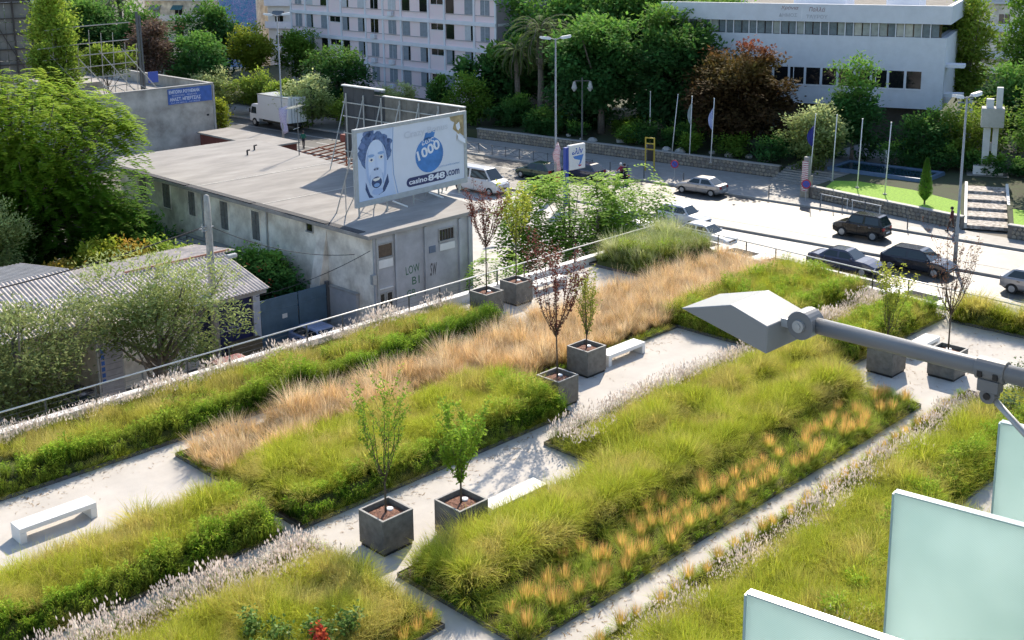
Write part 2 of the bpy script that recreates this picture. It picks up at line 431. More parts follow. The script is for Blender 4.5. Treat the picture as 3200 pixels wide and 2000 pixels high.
def tuftmesh(name, seed):
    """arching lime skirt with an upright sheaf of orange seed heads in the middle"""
    r = random.Random(seed); mb = MB(); at = {'h': [], 'r': []}; mb.at = at
    for i in range(150):
        a = r.uniform(0, 6.28); q = .10 * r.random(); blade(mb, at, (q * math.cos(a), q * math.sin(a), 0), a + r.gauss(0, .3), .58 * r.uniform(.7, 1.15), r.uniform(.35, .9), .013, r.uniform(.5, 1.1), rv=r.random())
    n = len(mb.f)
    for i in range(110):
        a = r.uniform(0, 6.28); q = .13 * math.sqrt(r.random()); blade(mb, at, (q * math.cos(a), q * math.sin(a), .1), a, .46 * r.uniform(.7, 1.15), abs(r.gauss(.16, .22)), .013, r.uniform(.0, .5), h0=.35, rv=r.random())
    for k in range(n, len(mb.f)): mb.m[k] = 1
    return mb.mesh(name, [V_tuftg, V_tuft])
K_tuft = [tuftmesh(f'tuft{i}', 60 + i) for i in range(4)]
K_lime = [clump(f'lime_clump{i}', V_tuftg, 90, .52, .10, .55, .013, 1.0, 65 + i) for i in range(3)]
K_plume = [clump(f'plume_clump{i}', V_plgr, 44, .38, .13, .4, .012, .9, 70 + i, plume=25, pl=.09, pw=.014, pm=V_plume) for i in range(4)]
K_pale = [clump(f'pale_clump{i}', V_pale, 80, 1.05, .2, .45, .02, 1.2, 80 + i) for i in range(4)]

# added dark cores give bulk and block sun through the grass; blades stand on them
M_sunblock = mat('sun_blocking_core', (.07, .085, .015), .95, var=.5, scale=9, bump=1.0, c2=(.035, .04, .01))
def mound(u0, u1, w0, w1, hc, skew=0.0, e=.3):
    def f(u, w):
        d = min(u - u0, u1 - u, w - w0, w1 - w)
        if d <= 0: return .08
        k = min(1, d / e); k = k * k * (3 - 2 * k)
        sl = 1 - skew * (w - w0) / (w1 - w0)
        return .08 + hc * k * sl * (1 + .35 * fbm(u, w, .9) + .2 * fbm(u, w, 2.1))
    return f
def bed_core(u0, u1, w0, w1, f, label):
    st = .22; nu, nw = int((u1 - u0) / st) + 1, int((w1 - w0) / st) + 1; mb = MB()
    for i in range(nu + 1):
        for j in range(nw + 1):
            u, w = u0 + (u1 - u0) * i / nu, w0 + (w1 - w0) * j / nw
            mb.v.append(tuple(G(u, w, max(.085, f(u, w) - .03))))
    for i in range(nu):
        for j in range(nw): mb.f.append((i * (nw + 1) + j, (i + 1) * (nw + 1) + j, (i + 1) * (nw + 1) + j + 1, i * (nw + 1) + j + 1)); mb.m.append(0)
    tag(mb.build('added_grass_core', M_sunblock), label, 'grass thatch', None, 'stuff')
    return f
def block(label, u0, u1, w0, w1, hc, skew=0.0, e=.3): return bed_core(u0, u1, w0, w1, mound(u0, u1, w0, w1, hc, skew, e), label)
Z1 = block('added sun blocking core under the parapet bed grasses', 3.2, 30.4, 30.95, 33.9, .36, .75)
Z2 = block('added sun blocking core under the green half of the large bed', 15.8, 25.85, 23.72, 27.5, .42, .35)
Z3 = block('added sun blocking core under the mounded block behind the court', 35.25, 44.0, 22.9, 27.1, .45)
Z4 = block('added sun blocking core under the long arching bank', 16.1, 34.0, 17.75, 19.95, .56, .72, .28)
Z5 = block('added sun blocking core under the bed beside the glass fins', 10, 27.0, 9.2, 13.7, .38, 0)
Z6 = block('added sun blocking core under the bed along the lower path', 27.3, 36.2, 12.15, 14.0, .42, .2)
Z7 = block('added sun blocking core under the lone bench bed', 3, 15.05, 23.75, 26.2, .40, .3)
Z8 = block('added sun blocking core under the shrub bed', 3, 15.1, 17.8, 21.3, .34, 0)
Z9 = block('added sun blocking core under the grass below the plumed court edging', 24.2, 36.1, 20.0, 21.7, .28, 0)
Z10 = block('added sun blocking core under the hedge by the bare sapling bench', 36.35, 43.1, 19.4, 21.2, .42, .2)
Z11 = block('added sun blocking core under the end bed', 43.02, 44.05, 8.1, 18.9, .42, 0, .2)
Z12 = block('added sun blocking core under the tall corner grass', 39.5, 44.8, 31.3, 34.4, .45, 0)
def band(f0, f1): return lambda u, w: f0 <= w <= f1
def drift(th, s=.7, o=0.0, w0=None): return lambda u, w: fbm(u + o, w + o, s) > th
# bed by the parapet
scatter('plume_grass', 'pale plumed grass massed along the low parapet beside the thin railing', 'grass', bedpts(5, 30.3, 33.55, 34.52, .21, 1.0, wind=.1, keep=lambda u, w: w > 33.75 + .35 * fbm(u, 0, .6)), K_plume)
scatter('tan_grass', 'hazy tan seeding grass in the middle of the parapet bed', 'grass', bedpts(5, 30.3, 31.7, 34.0, .22, .78, z=Z1, keep=lambda u, w: fbm(u, w, .8) > -.32), K_tan)
scatter('bushy_grass', 'bushy bright green grass along the path edge of the parapet bed', 'grass', bedpts(5, 30.45, 30.95, 32.2, .19, .85, z=Z1, hn=.6, keep=lambda u, w: w < 31.75 + .5 * fbm(u, 5, .7)), K_bush)
scatter('green_grass', 'fine green tussocks dotted through the parapet bed', 'grass', bedpts(5, 30.4, 31.5, 33.8, .3, .85, z=Z1, keep=drift(.12, .8, 9)), K_bush + K_green)
# far corner bed
scatter('tall_pale_grass', 'tall arching pale green grass filling the far railing corner', 'grass', bedpts(39.6, 44.7, 31.4, 34.4, .32, .9, z=Z12, hn=.3), K_pale)
scatter('corner_green_grass', 'low green grass skirting the tall pale clumps in the far corner', 'grass', bedpts(39.5, 44.8, 31.3, 34.5, .28, .95, z=Z12, keep=drift(-.1, .9, 3)), K_bush + K_green)
# blond drift and its green half
scatter('blond_feather_grass', 'broad drift of blond orange feather grass across the middle of the garden', 'grass',
        bedpts(15.75, 44.1, 26.5, 30.7, .31, 1.0, wind=.3, hn=.5, hs=.7, keep=lambda u, w: (w > 27.3 + .35 * fbm(u, 1, .6) if u < 26.5 else w > (26.45 if u < 35 else 27.0)) and w < (29.85 if u < 30 else 30.6) and not (u < 24 and fbm(u, w, 1.1) < -.38)), K_blond)
scatter('bushy_grass', 'dense green grass hedge beside the bench by the bare sapling', 'grass', bedpts(36.3, 43.1, 19.4, 21.3, .2, .9, z=Z10, hn=.4), K_bush[:2] + K_green[:2])
scatter('green_grass', 'fine green grass between the blond drift and the planters with leafy saplings', 'grass', bedpts(15.85, 25.8, 24.0, 27.6, .2, .9, z=Z2, wind=.3, keep=lambda u, w: w < 27.5 + .4 * fbm(u, 1, .6)), K_green)
scatter('bushy_grass', 'bushy green grass edging the planter path, below the blond drift', 'grass', bedpts(15.75, 25.9, 23.68, 24.6, .19, .8, z=Z2, keep=lambda u, w: w < 24.25 + .3 * fbm(u, 7, .8)), K_bush)
scatter('bushy_grass', 'bushy green grass at the notched end of the large bed', 'grass', bedpts(24.6, 25.9, 23.7, 26.2, .2, .8, z=Z2), K_bush)
scatter('green_grass', 'mounded green grass in the block behind the paved court', 'grass', bedpts(35.2, 44.3, 22.9, 27.1, .21, .9, z=Z3, wind=.2, hn=.3, keep=lambda u, w: u < far0(w) - .6), K_green + K_bush[:1])
scatter('bushy_grass', 'bushy green hedge of grass edging the paved court', 'grass', bedpts(35.2, 43.9, 22.85, 23.6, .19, .85, z=Z3), K_bush)
scatter('bushy_grass', 'bushy grass along the end of the paved court with the white bench', 'grass', bedpts(35.2, 36.2, 23.2, 26.6, .2, .85, z=Z3), K_bush)
# lavender edged bed
scatter('plume_grass', 'pale plumed grass edging the paved court in the middle of the garden', 'grass', bedpts(23.9, 43.2, 21.2, 22.55, .2, 1.0, keep=lambda u, w: w > 21.8 - .5 * (u < 26) - .4 * (u > 37) + .35 * fbm(u, 3, .6)), K_plume)
scatter('tan_grass', 'olive tan grass behind the plumed edging in the middle of the garden', 'grass', bedpts(25, 42.9, 20.9, 22.2, .22, .9, keep=lambda u, w: fbm(u, w, .8) > -.3), K_tan)
scatter('green_grass', 'fine green grass sweeping down from the plumed edging to the long bed', 'grass', bedpts(23.9, 36.2, 19.7, 21.7, .2, .9, z=Z9, wind=.4, keep=lambda u, w: u < 35 or w > 19.5), K_green)
# long bed
scatter('green_grass', 'long bank of arching green grass above the orange tipped tufts', 'grass', bedpts(16.15, 34.0, 17.75, 19.9, .18, .98, z=Z4, wind=.6, hn=.35, wdir=GA - 1.9), K_green)
scatter('underplanting', 'lime green grass between the orange tipped tufts', 'grass', bedpts(16.1, 34.0, 15.9, 17.6, .3, .7, wind=.05, keep=drift(-.1, 1.2, 5)), K_lime)
# right bed
scatter('green_grass', 'green grass sweeping through the bed beside the glass fins', 'grass', bedpts(10, 36.2, 9.6, 14.0, .21, .95, z=lambda u, w: Z5(u, w) if u < 27 else Z6(u, w), wind=.5, hn=.35, keep=lambda u, w: w > 12.15 if u > 27 else fbm(u, w, .5) > -.22), K_green)
scatter('bushy_grass', 'darker bushy grass and plumes in the shade of the glass fins', 'grass', bedpts(10, 27.0, 8.1, 12.6, .25, .85, z=Z5, keep=lambda u, w: w < 11.6 or (u > 25 and w < 12.5)), K_bush + K_tan[:2])
scatter('bushy_grass', 'bushy grass edging the lower path by the glass fins', 'grass', bedpts(27.2, 36.2, 12.1, 12.9, .2, .85, z=Z6), K_bush)
scatter('plume_grass', 'ribbon of pale plumed grass in the bed beside the glass fins', 'grass', bedpts(12, 36, 13.2, 14.9, .22, .95, keep=lambda u, w: abs(w - 14.0 - .025 * (u - 20) - .12 * math.sin(u)) < .42 and fbm(u, w, .9) > -.35), K_plume)
scatter('plume_grass', 'low patch of pale plumed grass close under the glass fins', 'grass', bedpts(18.5, 23.5, 9.3, 11.4, .22, 1.0, keep=lambda u, w: fbm(u, w, .6) > -.2), K_plume)
# left and front beds
scatter('green_grass', 'airy green grass behind the lone white bench', 'grass', bedpts(4, 14.95, 24.2, 26.2, .19, .85, z=Z7, wind=.25), K_green)
scatter('tan_grass', 'tan seed heads over the bed below the lone white bench', 'grass', bedpts(4, 14.8, 24.2, 26.2, .28, .8, z=Z7, keep=drift(-.1, .9, 2)), K_tan)
scatter('bushy_grass', 'bushy green grass along the shaded gap below the lone white bench bed', 'grass', bedpts(4, 15.05, 23.7, 24.6, .18, .85, z=Z7, keep=lambda u, w: w < 24.3 + .3 * fbm(u, 2, .8)), K_bush)
scatter('bushy_grass', 'bushy green grass at the square end of the bench bed', 'grass', bedpts(14.5, 15.05, 23.8, 26.2, .19, .75, z=Z7), K_bush)
scatter('plume_grass', 'pale plumed grass lining the shaded gap by the twin planters', 'grass', bedpts(5, 15.2, 20.7, 22.7, .2, 1.0, keep=lambda u, w: w > 21.6 - .9 * max(0, (u - 12) / 3) + .3 * fbm(u, 4, .7)), K_plume)
scatter('tan_grass', 'golden olive grass behind the plumes of the shrub bed', 'grass', bedpts(5, 15.0, 20.2, 22.2, .22, .8, z=Z8), K_tan)
scatter('green_grass', 'lime green arching grass in the shrub bed next to the planter path', 'grass', bedpts(5, 15.0, 17.8, 21.2, .2, .9, z=Z8, wind=.35), K_green)
# end bed
scatter('green_grass', 'tall green grass along the end railing beyond the bare sapling', 'grass', bedpts(43.0, 44.2, 10, 18.9, .2, 1.1, z=Z11, keep=lambda u, w: u < far0(w) - .35), K_green)
scatter('tan_grass', 'tan tips above the green grass along the end railing', 'grass', bedpts(43.0, 44.2, 10, 16.5, .3, .9, z=Z11, keep=lambda u, w: u < far0(w) - .35 and fbm(u, w, .7) > 0), K_tan)

sk = []
for (a, b, o) in (((16, 15.87), (34.1, 15.87), (0, -1)), ((34.15, 15.9), (34.15, 19.9), (1, 0)), ((16, 15.9), (16, 19.9), (-1, 0)), ((23.8, 20.2), (23.8, 22.5), (-1, 0)), ((15.7, 26.8), (15.7, 29.9), (-1, 0)), ((15.7, 23.65), (25.9, 23.65), (0, -1)), ((9, 23.7), (15.1, 23.7), (0, -1)), ((15.15, 23.7), (15.15, 26.3), (1, 0)), ((9, 26.3), (15.1, 26.3), (0, 1)), ((6, 30.9), (30.5, 30.9), (0, -1)), ((15.25, 17.7), (15.25, 22.6), (1, 0)), ((35.15, 22.8), (35.15, 26.2), (-1, 0)), ((36.3, 19.35), (43, 19.35), (0, -1)), ((43, 10), (43, 18.9), (-1, 0)), ((27.2, 12.05), (36.2, 12.05), (0, -1)), ((12, 14.55), (36, 15.25), (0, 1)), ((26, 26.3), (35, 26.3), (0, -1))):
    L = math.hypot(b[0] - a[0], b[1] - a[1])
    for i in range(int(L / .17)):
        f = (i + rnd.random()) * .17 / L; u, w = a[0] + (b[0] - a[0]) * f, a[1] + (b[1] - a[1]) * f; p = G(u, w, .07)
        d = G(o[0], o[1], 0); t = rnd.uniform(.15, .5)
        e = (Matrix.Rotation(t, 3, Vector((-d.y, d.x, 0))) @ Matrix.Rotation(rnd.uniform(0, 6.28), 3, 'Z')).to_euler()
        sk.append((p.x, p.y, p.z, e.x, e.y, e.z, rnd.uniform(.35, .55), 1.0))
scatter('edge_grass', 'grass spilling over the dark edging of the beds', 'grass', sk, K_green + K_bush[:2] + K_lime[:1])
# tufts one can count: along the narrow path, both sides
def tufts(rows, label, group):
    for (u, w, s, k) in rows:
        o = place('grass_tuft', (K_tuft + K_lime)[k], None, G(u, w, .1), rnd.uniform(0, 6.28))
        o.scale = (s, s, s * rnd.uniform(.9, 1.15)); tag(o, label, 'grass tuft', group)
rows = []
for i in range(38):
    rows.append((16.3 + i * .47 + rnd.uniform(-.12, .12), 16.15 + rnd.uniform(-.1, .12), rnd.uniform(.9, 1.2), rnd.choice([0, 1, 2, 3, 0, 1, 2, 4])))
for i in range(38):
    rows.append((16.5 + i * .47 + rnd.uniform(-.15, .15), 16.85 + rnd.uniform(-.12, .15), rnd.uniform(.85, 1.1), rnd.choice([0, 1, 2, 3, 0, 2, 5])))
for i in range(22):
    rows.append((16.5 + i * .8 + rnd.uniform(-.2, .2), 17.4 + rnd.uniform(-.12, .12), rnd.uniform(.85, 1.1), rnd.choice([0, 3, 4, 5, 6])))
tufts(rows[:38], 'orange tipped grass tuft in the row right along the narrow path kerb', 'orange tufts in the kerb row')
tufts(rows[38:76], 'orange tipped grass tuft in the middle row, between the kerb row and the bank row', 'orange tufts in the middle row')
tufts(rows[76:], 'orange or lime grass tuft in the row tucked under the arching green bank', 'orange tufts in the bank row')
rows = [(13.5 + i * .62 + rnd.uniform(-.2, .2), 14.58 + .02 * (i * .62) + rnd.uniform(-.12, .08), rnd.uniform(.65, .9), rnd.choice([0, 1, 2, 3])) for i in range(35)]
tufts(rows, 'small rusty grass tuft on the plume grass side of the narrow path', 'rusty tufts on the plume side')
rows = [(14.6, 17.75, .8, 0), (15.1, 17.9, .7, 1), (14.2, 17.72, .8, 2)]
tufts(rows, 'orange tuft at the corner of the shrub bed by the narrow gap', 'orange tufts at the shrub bed corner')

# dry leaves and crumbs blown against the kerbs
lt = []
for i in range(1500):
    u, w = rnd.choice([(rnd.uniform(6, 15.5), 30.75 - abs(rnd.gauss(0, .5))), (rnd.uniform(16, 34), 15.75 - abs(rnd.gauss(0, .25))), (rnd.uniform(15.8, 26), 23.5 - abs(rnd.gauss(0, .6))), (rnd.uniform(26, 35), 26.1 - abs(rnd.gauss(0, .6))), (rnd.uniform(35, 42.8), 15.6 + rnd.random() * 3.4), (rnd.uniform(30.8, 39), 31.0 + rnd.random() * 3)])
    p = G(u, w, .006); lt.append((p.x, p.y, p.z, rnd.uniform(-.3, .3), rnd.uniform(-.3, .3), rnd.uniform(0, 6.28), rnd.uniform(.5, 1.3), 1.0))
def litter(name, m):
    mb = MB(); at = {'h': [], 'r': []}; mb.at = at; r = random.Random(1)
    for k in range(3): leaf(mb, at, Vector((r.uniform(-.05, .05), r.uniform(-.05, .05), .004)), .05, .025, Vector((r.uniform(-1, 1), r.uniform(-1, 1), 0.05)), Vector((0, 0, 1)), .5, r.random())
    return mb.mesh(name, m)
scatter('leaf_litter', 'dry brown leaf litter scattered over the pale terrace paving', 'leaf litter', lt, [litter('litter0', veg('dry_litter', [(0, (.30, .20, .10)), (1, (.40, .28, .15))], .1))])

# ================================================================== planters, saplings, benches, wall light, glass fins
def planter(u, w, label, sz=.97, h=.97):
    t = thing('square_planter', label, 'planter', G(u + sz / 2, w - sz / 2, 0), GA, 'square dark planters on the roof terrace')
    a, th = sz / 2, .045
    MB().box(-a + .03, a - .03, -a + .03, a - .03, .0, .085).build('plinth', M_black, t)
    for k in range(4):
        me = MB().box(-a, a - th - .0015, -a, -a + th, .085, h - .02)
        o = me.build('panel', M_planter, t, bevel=.003); o.rotation_euler = (0, 0, k * math.pi / 2)
    rm = MB()
    for (x0, x1, y0, y1) in ((-a - .004, a + .004, -a - .004, -a + .05), (-a - .004, a + .004, a - .05, a + .004), (-a - .004, -a + .05, -a + .0505, a - .0505), (a - .05, a + .004, -a + .0505, a - .0505)):
        rm.box(x0, x1, y0, y1, h - .019, h)
    rm.build('rim', M_rim, t)
    MB().box(-a + th + .002, a - th - .002, -a + th + .002, a - th - .002, .1, h - .17).build('base_soil', M_soil, t)
    # heaped bark mulch
    mb = MB(); n = 13; r = random.Random(int(u * 10)); k = a - th - .006
    for i in range(n):
        for j in range(n):
            mb.v.append((-k + 2 * k * i / (n - 1), -k + 2 * k * j / (n - 1), h - .16 + .07 * (1 - (abs(i - 6) / 6) ** 2) * (1 - (abs(j - 6) / 6) ** 2) + r.uniform(-.012, .018)))
    for i in range(n - 1):
        for j in range(n - 1):
            mb.f.append((i * n + j, (i + 1) * n + j, (i + 1) * n + j + 1, i * n + j + 1)); mb.m.append(0)
    mb.build('mulch', M_mulch, t)
    d = MB(); x, y = .17, .06
    d.tube([(x, y, h - .12), (x, y, h - .065)], [.1, .095], 16)
    d.tube([(x, y, h - .0645), (x, y, h - .055)], [.085, .07], 16)
    d.build('disc_light', mat('white_plastic_disc', (.82, .82, .80), .35, var=.02), t)
    return t
PL = {'F1': (16.27, 21.93), 'F2': (17.93, 20.95), 'C1': (25.95, 25.05), 'C2': (28.68, 26.2), 'N1': (30.78, 33.43), 'N2': (32.67, 33.62), 'R1': (35.85, 18.68), 'R2': (36.95, 17.0)}
plab = {'F1': 'dark square planter holding a slim leafy sapling, apart from any bench', 'F2': 'dark square planter with a dense green sapling touching the end of a white bench',
        'C1': 'dark square planter with a purple leaved sapling at the corner of the green grass', 'C2': 'dark square planter with a thin green sapling beside the bench of the middle court',
        'N1': 'dark square planter with a purple sapling at the end of the parapet bed', 'N2': 'dark square planter with a yellow green sapling by the parapet bench',
        'R1': 'dark square planter under the wall light arm, with a bushy green sapling', 'R2': 'dark square planter with a nearly bare sapling beyond the wall light arm'}
for k, (u, w) in PL.items(): planter(u, w, plab[k])

def sapling(key, name, label, h, crown, zb, nb, leaves, lm, seed, lsz=.085, top_bias=.5, lean=(0, 0), bark=M_bark, rt=.032):
    u, w = PL[key]; r = random.Random(seed)
    t = thing(name, label, 'tree', G(u + .485, w - .485, .84), r.uniform(0, 6), 'saplings in square planters')
    mb = MB(); at = {'h': [], 'r': []}; lf = MB(); lf.at = at
    tips = []
    trunk = [(0, 0, 0), (lean[0] * .3, lean[1] * .3, zb * .5), (lean[0], lean[1], zb)]
    mb.tube(trunk, [rt, rt * .85, rt * .7], 7)
    for i in range(nb):
        a = 2.399 * i + r.uniform(-.3, .3); L = (h - zb) * r.uniform(.62, 1.0) * (1.0 if i else 1.05)
        rad = crown * (r.uniform(.35, 1.0) if i else .12)
        p0 = Vector((lean[0], lean[1], zb - r.uniform(0, .25))); pts = [p0]
        for k in (1, 2, 3, 4):
            f = k / 4
            pts.append(p0 + Vector((math.cos(a) * rad * f ** .62 + r.gauss(0, .03), math.sin(a) * rad * f ** .62 + r.gauss(0, .03), L * f)))
        mb.tube(pts, [rt * .45, rt * .36, rt * .28, rt * .18, rt * .08], 5)
        segs = [(pts[k], pts[k + 1], k / 4) for k in range(4)]
        for k in range(5):                                        # side twigs
            sgi = r.randrange(1, 4); q = segs[sgi][0].lerp(segs[sgi][1], r.random()); b = a + r.uniform(-1.6, 1.6); l2 = L * r.uniform(.14, .34)
            q2 = q + Vector((math.cos(b) * l2 * .6, math.sin(b) * l2 * .6, l2))
            mb.tube([q, q2], [rt * .16, rt * .05], 4); segs.append((q, q2, sgi / 4))
        tips += segs
    zmax = h
    for i in range(leaves):
        p, q, f = r.choice(tips)
        if r.random() > top_bias + (1 - top_bias) * f * 1.6: continue
        c = p.lerp(q, r.random()) + Vector((r.gauss(0, .035), r.gauss(0, .035), r.gauss(0, .03)))
        d = Vector((r.uniform(-1, 1), r.uniform(-1, 1), r.uniform(-.5, .7)))
        leaf(lf, at, c, lsz * r.uniform(.7, 1.3), lsz * .55, d, Vector((r.uniform(-1, 1), r.uniform(-1, 1), .8)), min(1, c.z / zmax), r.random())
    mb.build('trunk_and_branches', bark, t, smooth=True)
    lf.build('foliage', lm, t)
    return t
V_sap = veg('sapling_green', [(0, (.14, .24, .02)), (1, (.36, .52, .06))], .5)
V_sapy = veg('sapling_yellow_green', [(0, (.18, .26, .03)), (1, (.48, .50, .08))], .45)
V_pur = veg('purple_leaf', [(0, (.085, .03, .028)), (1, (.25, .09, .07))], .4)
V_brn = veg('brown_leaf', [(0, (.10, .055, .035)), (1, (.2, .085, .05))], .3)
sapling('F1', 'green_sapling', 'slim upright sapling with sparse green leaves, in the planter standing apart from the bench', 3.55, .66, .95, 10, 1900, V_sap, 1)
sapling('F2', 'green_sapling', 'round leafy green sapling in the planter touching the white bench', 2.75, .85, .75, 11, 3600, V_sap, 2, lsz=.095, top_bias=.8)
sapling('C1', 'purple_sapling', 'tall purple leaved sapling rising from the planter at the green grass corner', 4.75, .98, 1.6, 16, 3000, V_pur, 3, lsz=.085, lean=(.12, .05), top_bias=.6)
sapling('C2', 'green_sapling', 'thin green sapling with upright stems next to the middle court bench', 3.0, .5, .7, 10, 1500, V_sapy, 4, lsz=.09)
sapling('N1', 'purple_sapling', 'dark purple twiggy sapling at the end of the parapet bed', 4.6, .85, 2.1, 14, 2500, V_pur, 5, lsz=.09)
sapling('N2', 'yellow_green_sapling', 'yellow green sapling standing by the parapet bench', 4.3, .66, 1.9, 10, 1500, V_sapy, 6, lsz=.13)
sapling('R1', 'green_sapling', 'bushy bright green sapling behind the wall light arm', 3.0, .65, .6, 11, 1900, V_sapy, 7, lsz=.1)
sapling('R2', 'bare_sapling', 'nearly bare sapling with a few brown leaves beyond the wall light arm', 4.6, .95, 1.5, 17, 1100, V_brn, 8, lsz=.075)

def bench(u, w, label, L=2.05, d=.56, h=.42):
    b = thing('white_bench', label, 'bench', G(u, w, 0), GA, 'white slab benches')
    MB().box(0, L, -d, 0, h - .13, h).build('seat', M_white, b, bevel=.008)
    for x in (0, L - .17): MB().box(x, x + .17, -d, 0, 0, h - .132).build('leg', M_white, b, bevel=.006)
    return b
bench(10.27, 28.66, 'white slab bench standing alone on the open paving, no planter at its end')
bench(19.32, 20.78, 'white slab bench with its end against a dark planter beside the long green bank')
bench(30.02, 25.98, 'white slab bench in the middle court next to the purple and thin green saplings')
bench(34.35, 33.75, 'white slab bench in the niche against the low parapet', 2.0)
bench(38.0, 18.5, 'white slab bench beyond the wall light arm, by the nearly bare sapling', 1.9)

# sprawling shrubs near the glass fins and in the front bed
def shrub(name, label, loc, n, rad, h, lm, seed, lsz=.09, stems=8, cat='shrub', group=None):
    r = random.Random(seed); t = thing(name, label, cat, loc, 0, group)
    st = MB(); lf = MB(); at = {'h': [], 'r': []}; lf.at = at; segs = []
    for i in range(stems):
        a = r.uniform(0, 6.28); q = Vector((math.cos(a) * rad * r.uniform(.2, .8), math.sin(a) * rad * r.uniform(.2, .8), h * r.uniform(.6, 1)))
        m = q * .5 + Vector((0, 0, h * .12)); st.tube([(0, 0, 0), m, q], [.014, .01, .004], 5); segs += [((Vector((0, 0, .1))), m), (m, q), (m, q)]
    for i in range(n):
        p, q = r.choice(segs); c = p.lerp(q, r.random()) + Vector((r.gauss(0, rad * .16), r.gauss(0, rad * .16), r.gauss(0, h * .09)))
        c.z = max(c.z, .05)
        leaf(lf, at, c, lsz * r.uniform(.7, 1.3), lsz * .7, Vector((r.uniform(-1, 1), r.uniform(-1, 1), r.uniform(-.4, .6))), Vector((r.uniform(-1, 1), r.uniform(-1, 1), 1)), c.z / h, r.random())
    st.build('stems', M_bark, t); lf.build('foliage', lm, t)
    return t
V_shg = veg('glossy_shrub_green', [(0, (.04, .09, .015)), (1, (.17, .27, .05))], .3, rough=.5)
V_red = veg('red_shrub_leaf', [(0, (.22, .04, .02)), (1, (.46, .08, .035))], .4)
V_smk = veg('grey_green_shrub', [(0, (.06, .09, .04)), (1, (.20, .27, .10))], .35)
for i, (u, w) in enumerate([(11.2, 18.6), (11.9, 18.9), (12.6, 18.5), (11.7, 19.6), (10.4, 18.9), (13.2, 18.3)]):
    shrub('low_shrub', 'low glossy green shrub among the arching grass of the shrub bed', G(u, w, .36), 520, .45, .8, V_shg, 200 + i, .09, group='glossy shrubs in the shrub bed')
for i, (u, w) in enumerate([(11.55, 18.25), (12.35, 18.15)]):
    shrub('red_shrub', 'small dark red leaved shrub between the glossy green shrubs', G(u, w, .36), 420, .3, .85, V_red, 220 + i, .085, group='red shrubs in the shrub bed')
shrub('sapling_bush', 'airy grey green bush behind the strut of the wall light', G(36.2, 13.6, .1), 900, .95, 1.7, V_smk, 231, .09, 16)
shrub('sapling_bush', 'loose green bush at the bed corner beside the upper glass fin', G(33.8, 12.9, .1), 800, .75, 1.3, V_smk, 232, .09, 14)

# ------------------------------------------------------------------ glass fins on the facade
def frit():
    m, nt, b = _nt('fritted_glass'); N = nt.nodes.new; L = nt.links.new
    tc = N('ShaderNodeTexCoord'); sx = N('ShaderNodeSeparateXYZ'); L(tc.outputs['Object'], sx.inputs[0])
    def dots(o):
        a = N('ShaderNodeMath'); a.operation = 'MULTIPLY'; L(o, a.inputs[0]); a.inputs[1].default_value = 2 * math.pi / .014
        c = N('ShaderNodeMath'); c.operation = 'SINE'; L(a.outputs[0], c.inputs[0]); return c.outputs[0]
    mu = N('ShaderNodeMath'); mu.operation = 'MULTIPLY'; L(dots(sx.outputs['Y']), mu.inputs[0]); L(dots(sx.outputs['Z']), mu.inputs[1])
    ns = N('ShaderNodeTexNoise'); ns.inputs['Scale'].default_value = 1.6
    L(tc.outputs['Object'], ns.inputs['Vector'])
    ad = N('ShaderNodeMath'); ad.operation = 'MULTIPLY_ADD'; L(mu.outputs[0], ad.inputs[0]); ad.inputs[1].default_value = .22; L(ns.outputs['Fac'], ad.inputs[2])
    rp = N('ShaderNodeValToRGB'); rp.color_ramp.elements[0].position = .2; rp.color_ramp.elements[1].position = .8
    rp.color_ramp.elements[0].color = (.55, .68, .66, 1); rp.color_ramp.elements[1].color = (.73, .84, .82, 1)
    L(ad.outputs[0], rp.inputs[0]); L(rp.outputs[0], b.inputs['Base Color'])
    b.inputs['Roughness'].default_value = .22
    tr = N('ShaderNodeBsdfTranslucent'); L(rp.outputs[0], tr.inputs[0])
    ms = N('ShaderNodeMixShader'); ms.inputs[0].default_value = .62; L(b.outputs[0], ms.inputs[1]); L(tr.outputs[0], ms.inputs[2])
    L(ms.outputs[0], nt.nodes['Material Output'].inputs[0])
    return m
M_frit = frit()
M_edge = mat('pale_glass_edge', (.34, .46, .46), .25, var=.03)
fl = ['fritted pale aqua glass fin, its lower corner clear of the other fins', 'fritted pale aqua glass fin standing between its two neighbours', 'fritted pale aqua glass fin under the light strut']
for i, (u, w0) in enumerate([(5.65, 3.64), (7.52, 3.63), (9.28, 3.60)]):
    t = thing('glass_fin', fl[i], 'glass fin', G(u, w0, 0), GA + R(9), 'glass fins on the facade')
    W = 2.0
    MB().box(-.028, .028, -W, 0, .012, 11.0).build('pane', M_frit, t, bevel=.004)
    MB().box(-.034, .034, -W - .0, .0, 11.001, 11.012).build('top_edge', M_edge, t)
    MB().box(-.03, .03, .001, .016, 0.012, 10.995).build('edge_strip', M_edge, t)
    for z in (2.5, 6.0, 9.6): MB().box(-.06, .06, -W - .14, -W + .12, z, z + .16).build('clamp', M_steel, t, bevel=.01)
    MB().box(-.06, .06, -W - .3, -.2, 0, .011).build('foot', M_steel, t)
fw_ = thing('office_facade', 'glazed office wall that carries the glass fins and the light arm', 'building', G(4.75, 1.52, 0), GA)
MB().box(0, 9, -.3, 0, 0, 14).build('wall', M_wpaint, fw_)
for i in range(5):
    MB().box(.3 + i * 1.75, 1.75 + i * 1.75, .001, .03, 1, 13.2).build('window', glass('facade_glass', (.03, .05, .055)), fw_)

# ------------------------------------------------------------------ wall light: arm, knuckle, wedge shaped head, clamp and strut
wl = thing('wall_light', 'grey wedge shaped floodlight on a long tubular arm reaching from the facade', 'floodlight', G(5.72, 3.3, 12.8), GA)
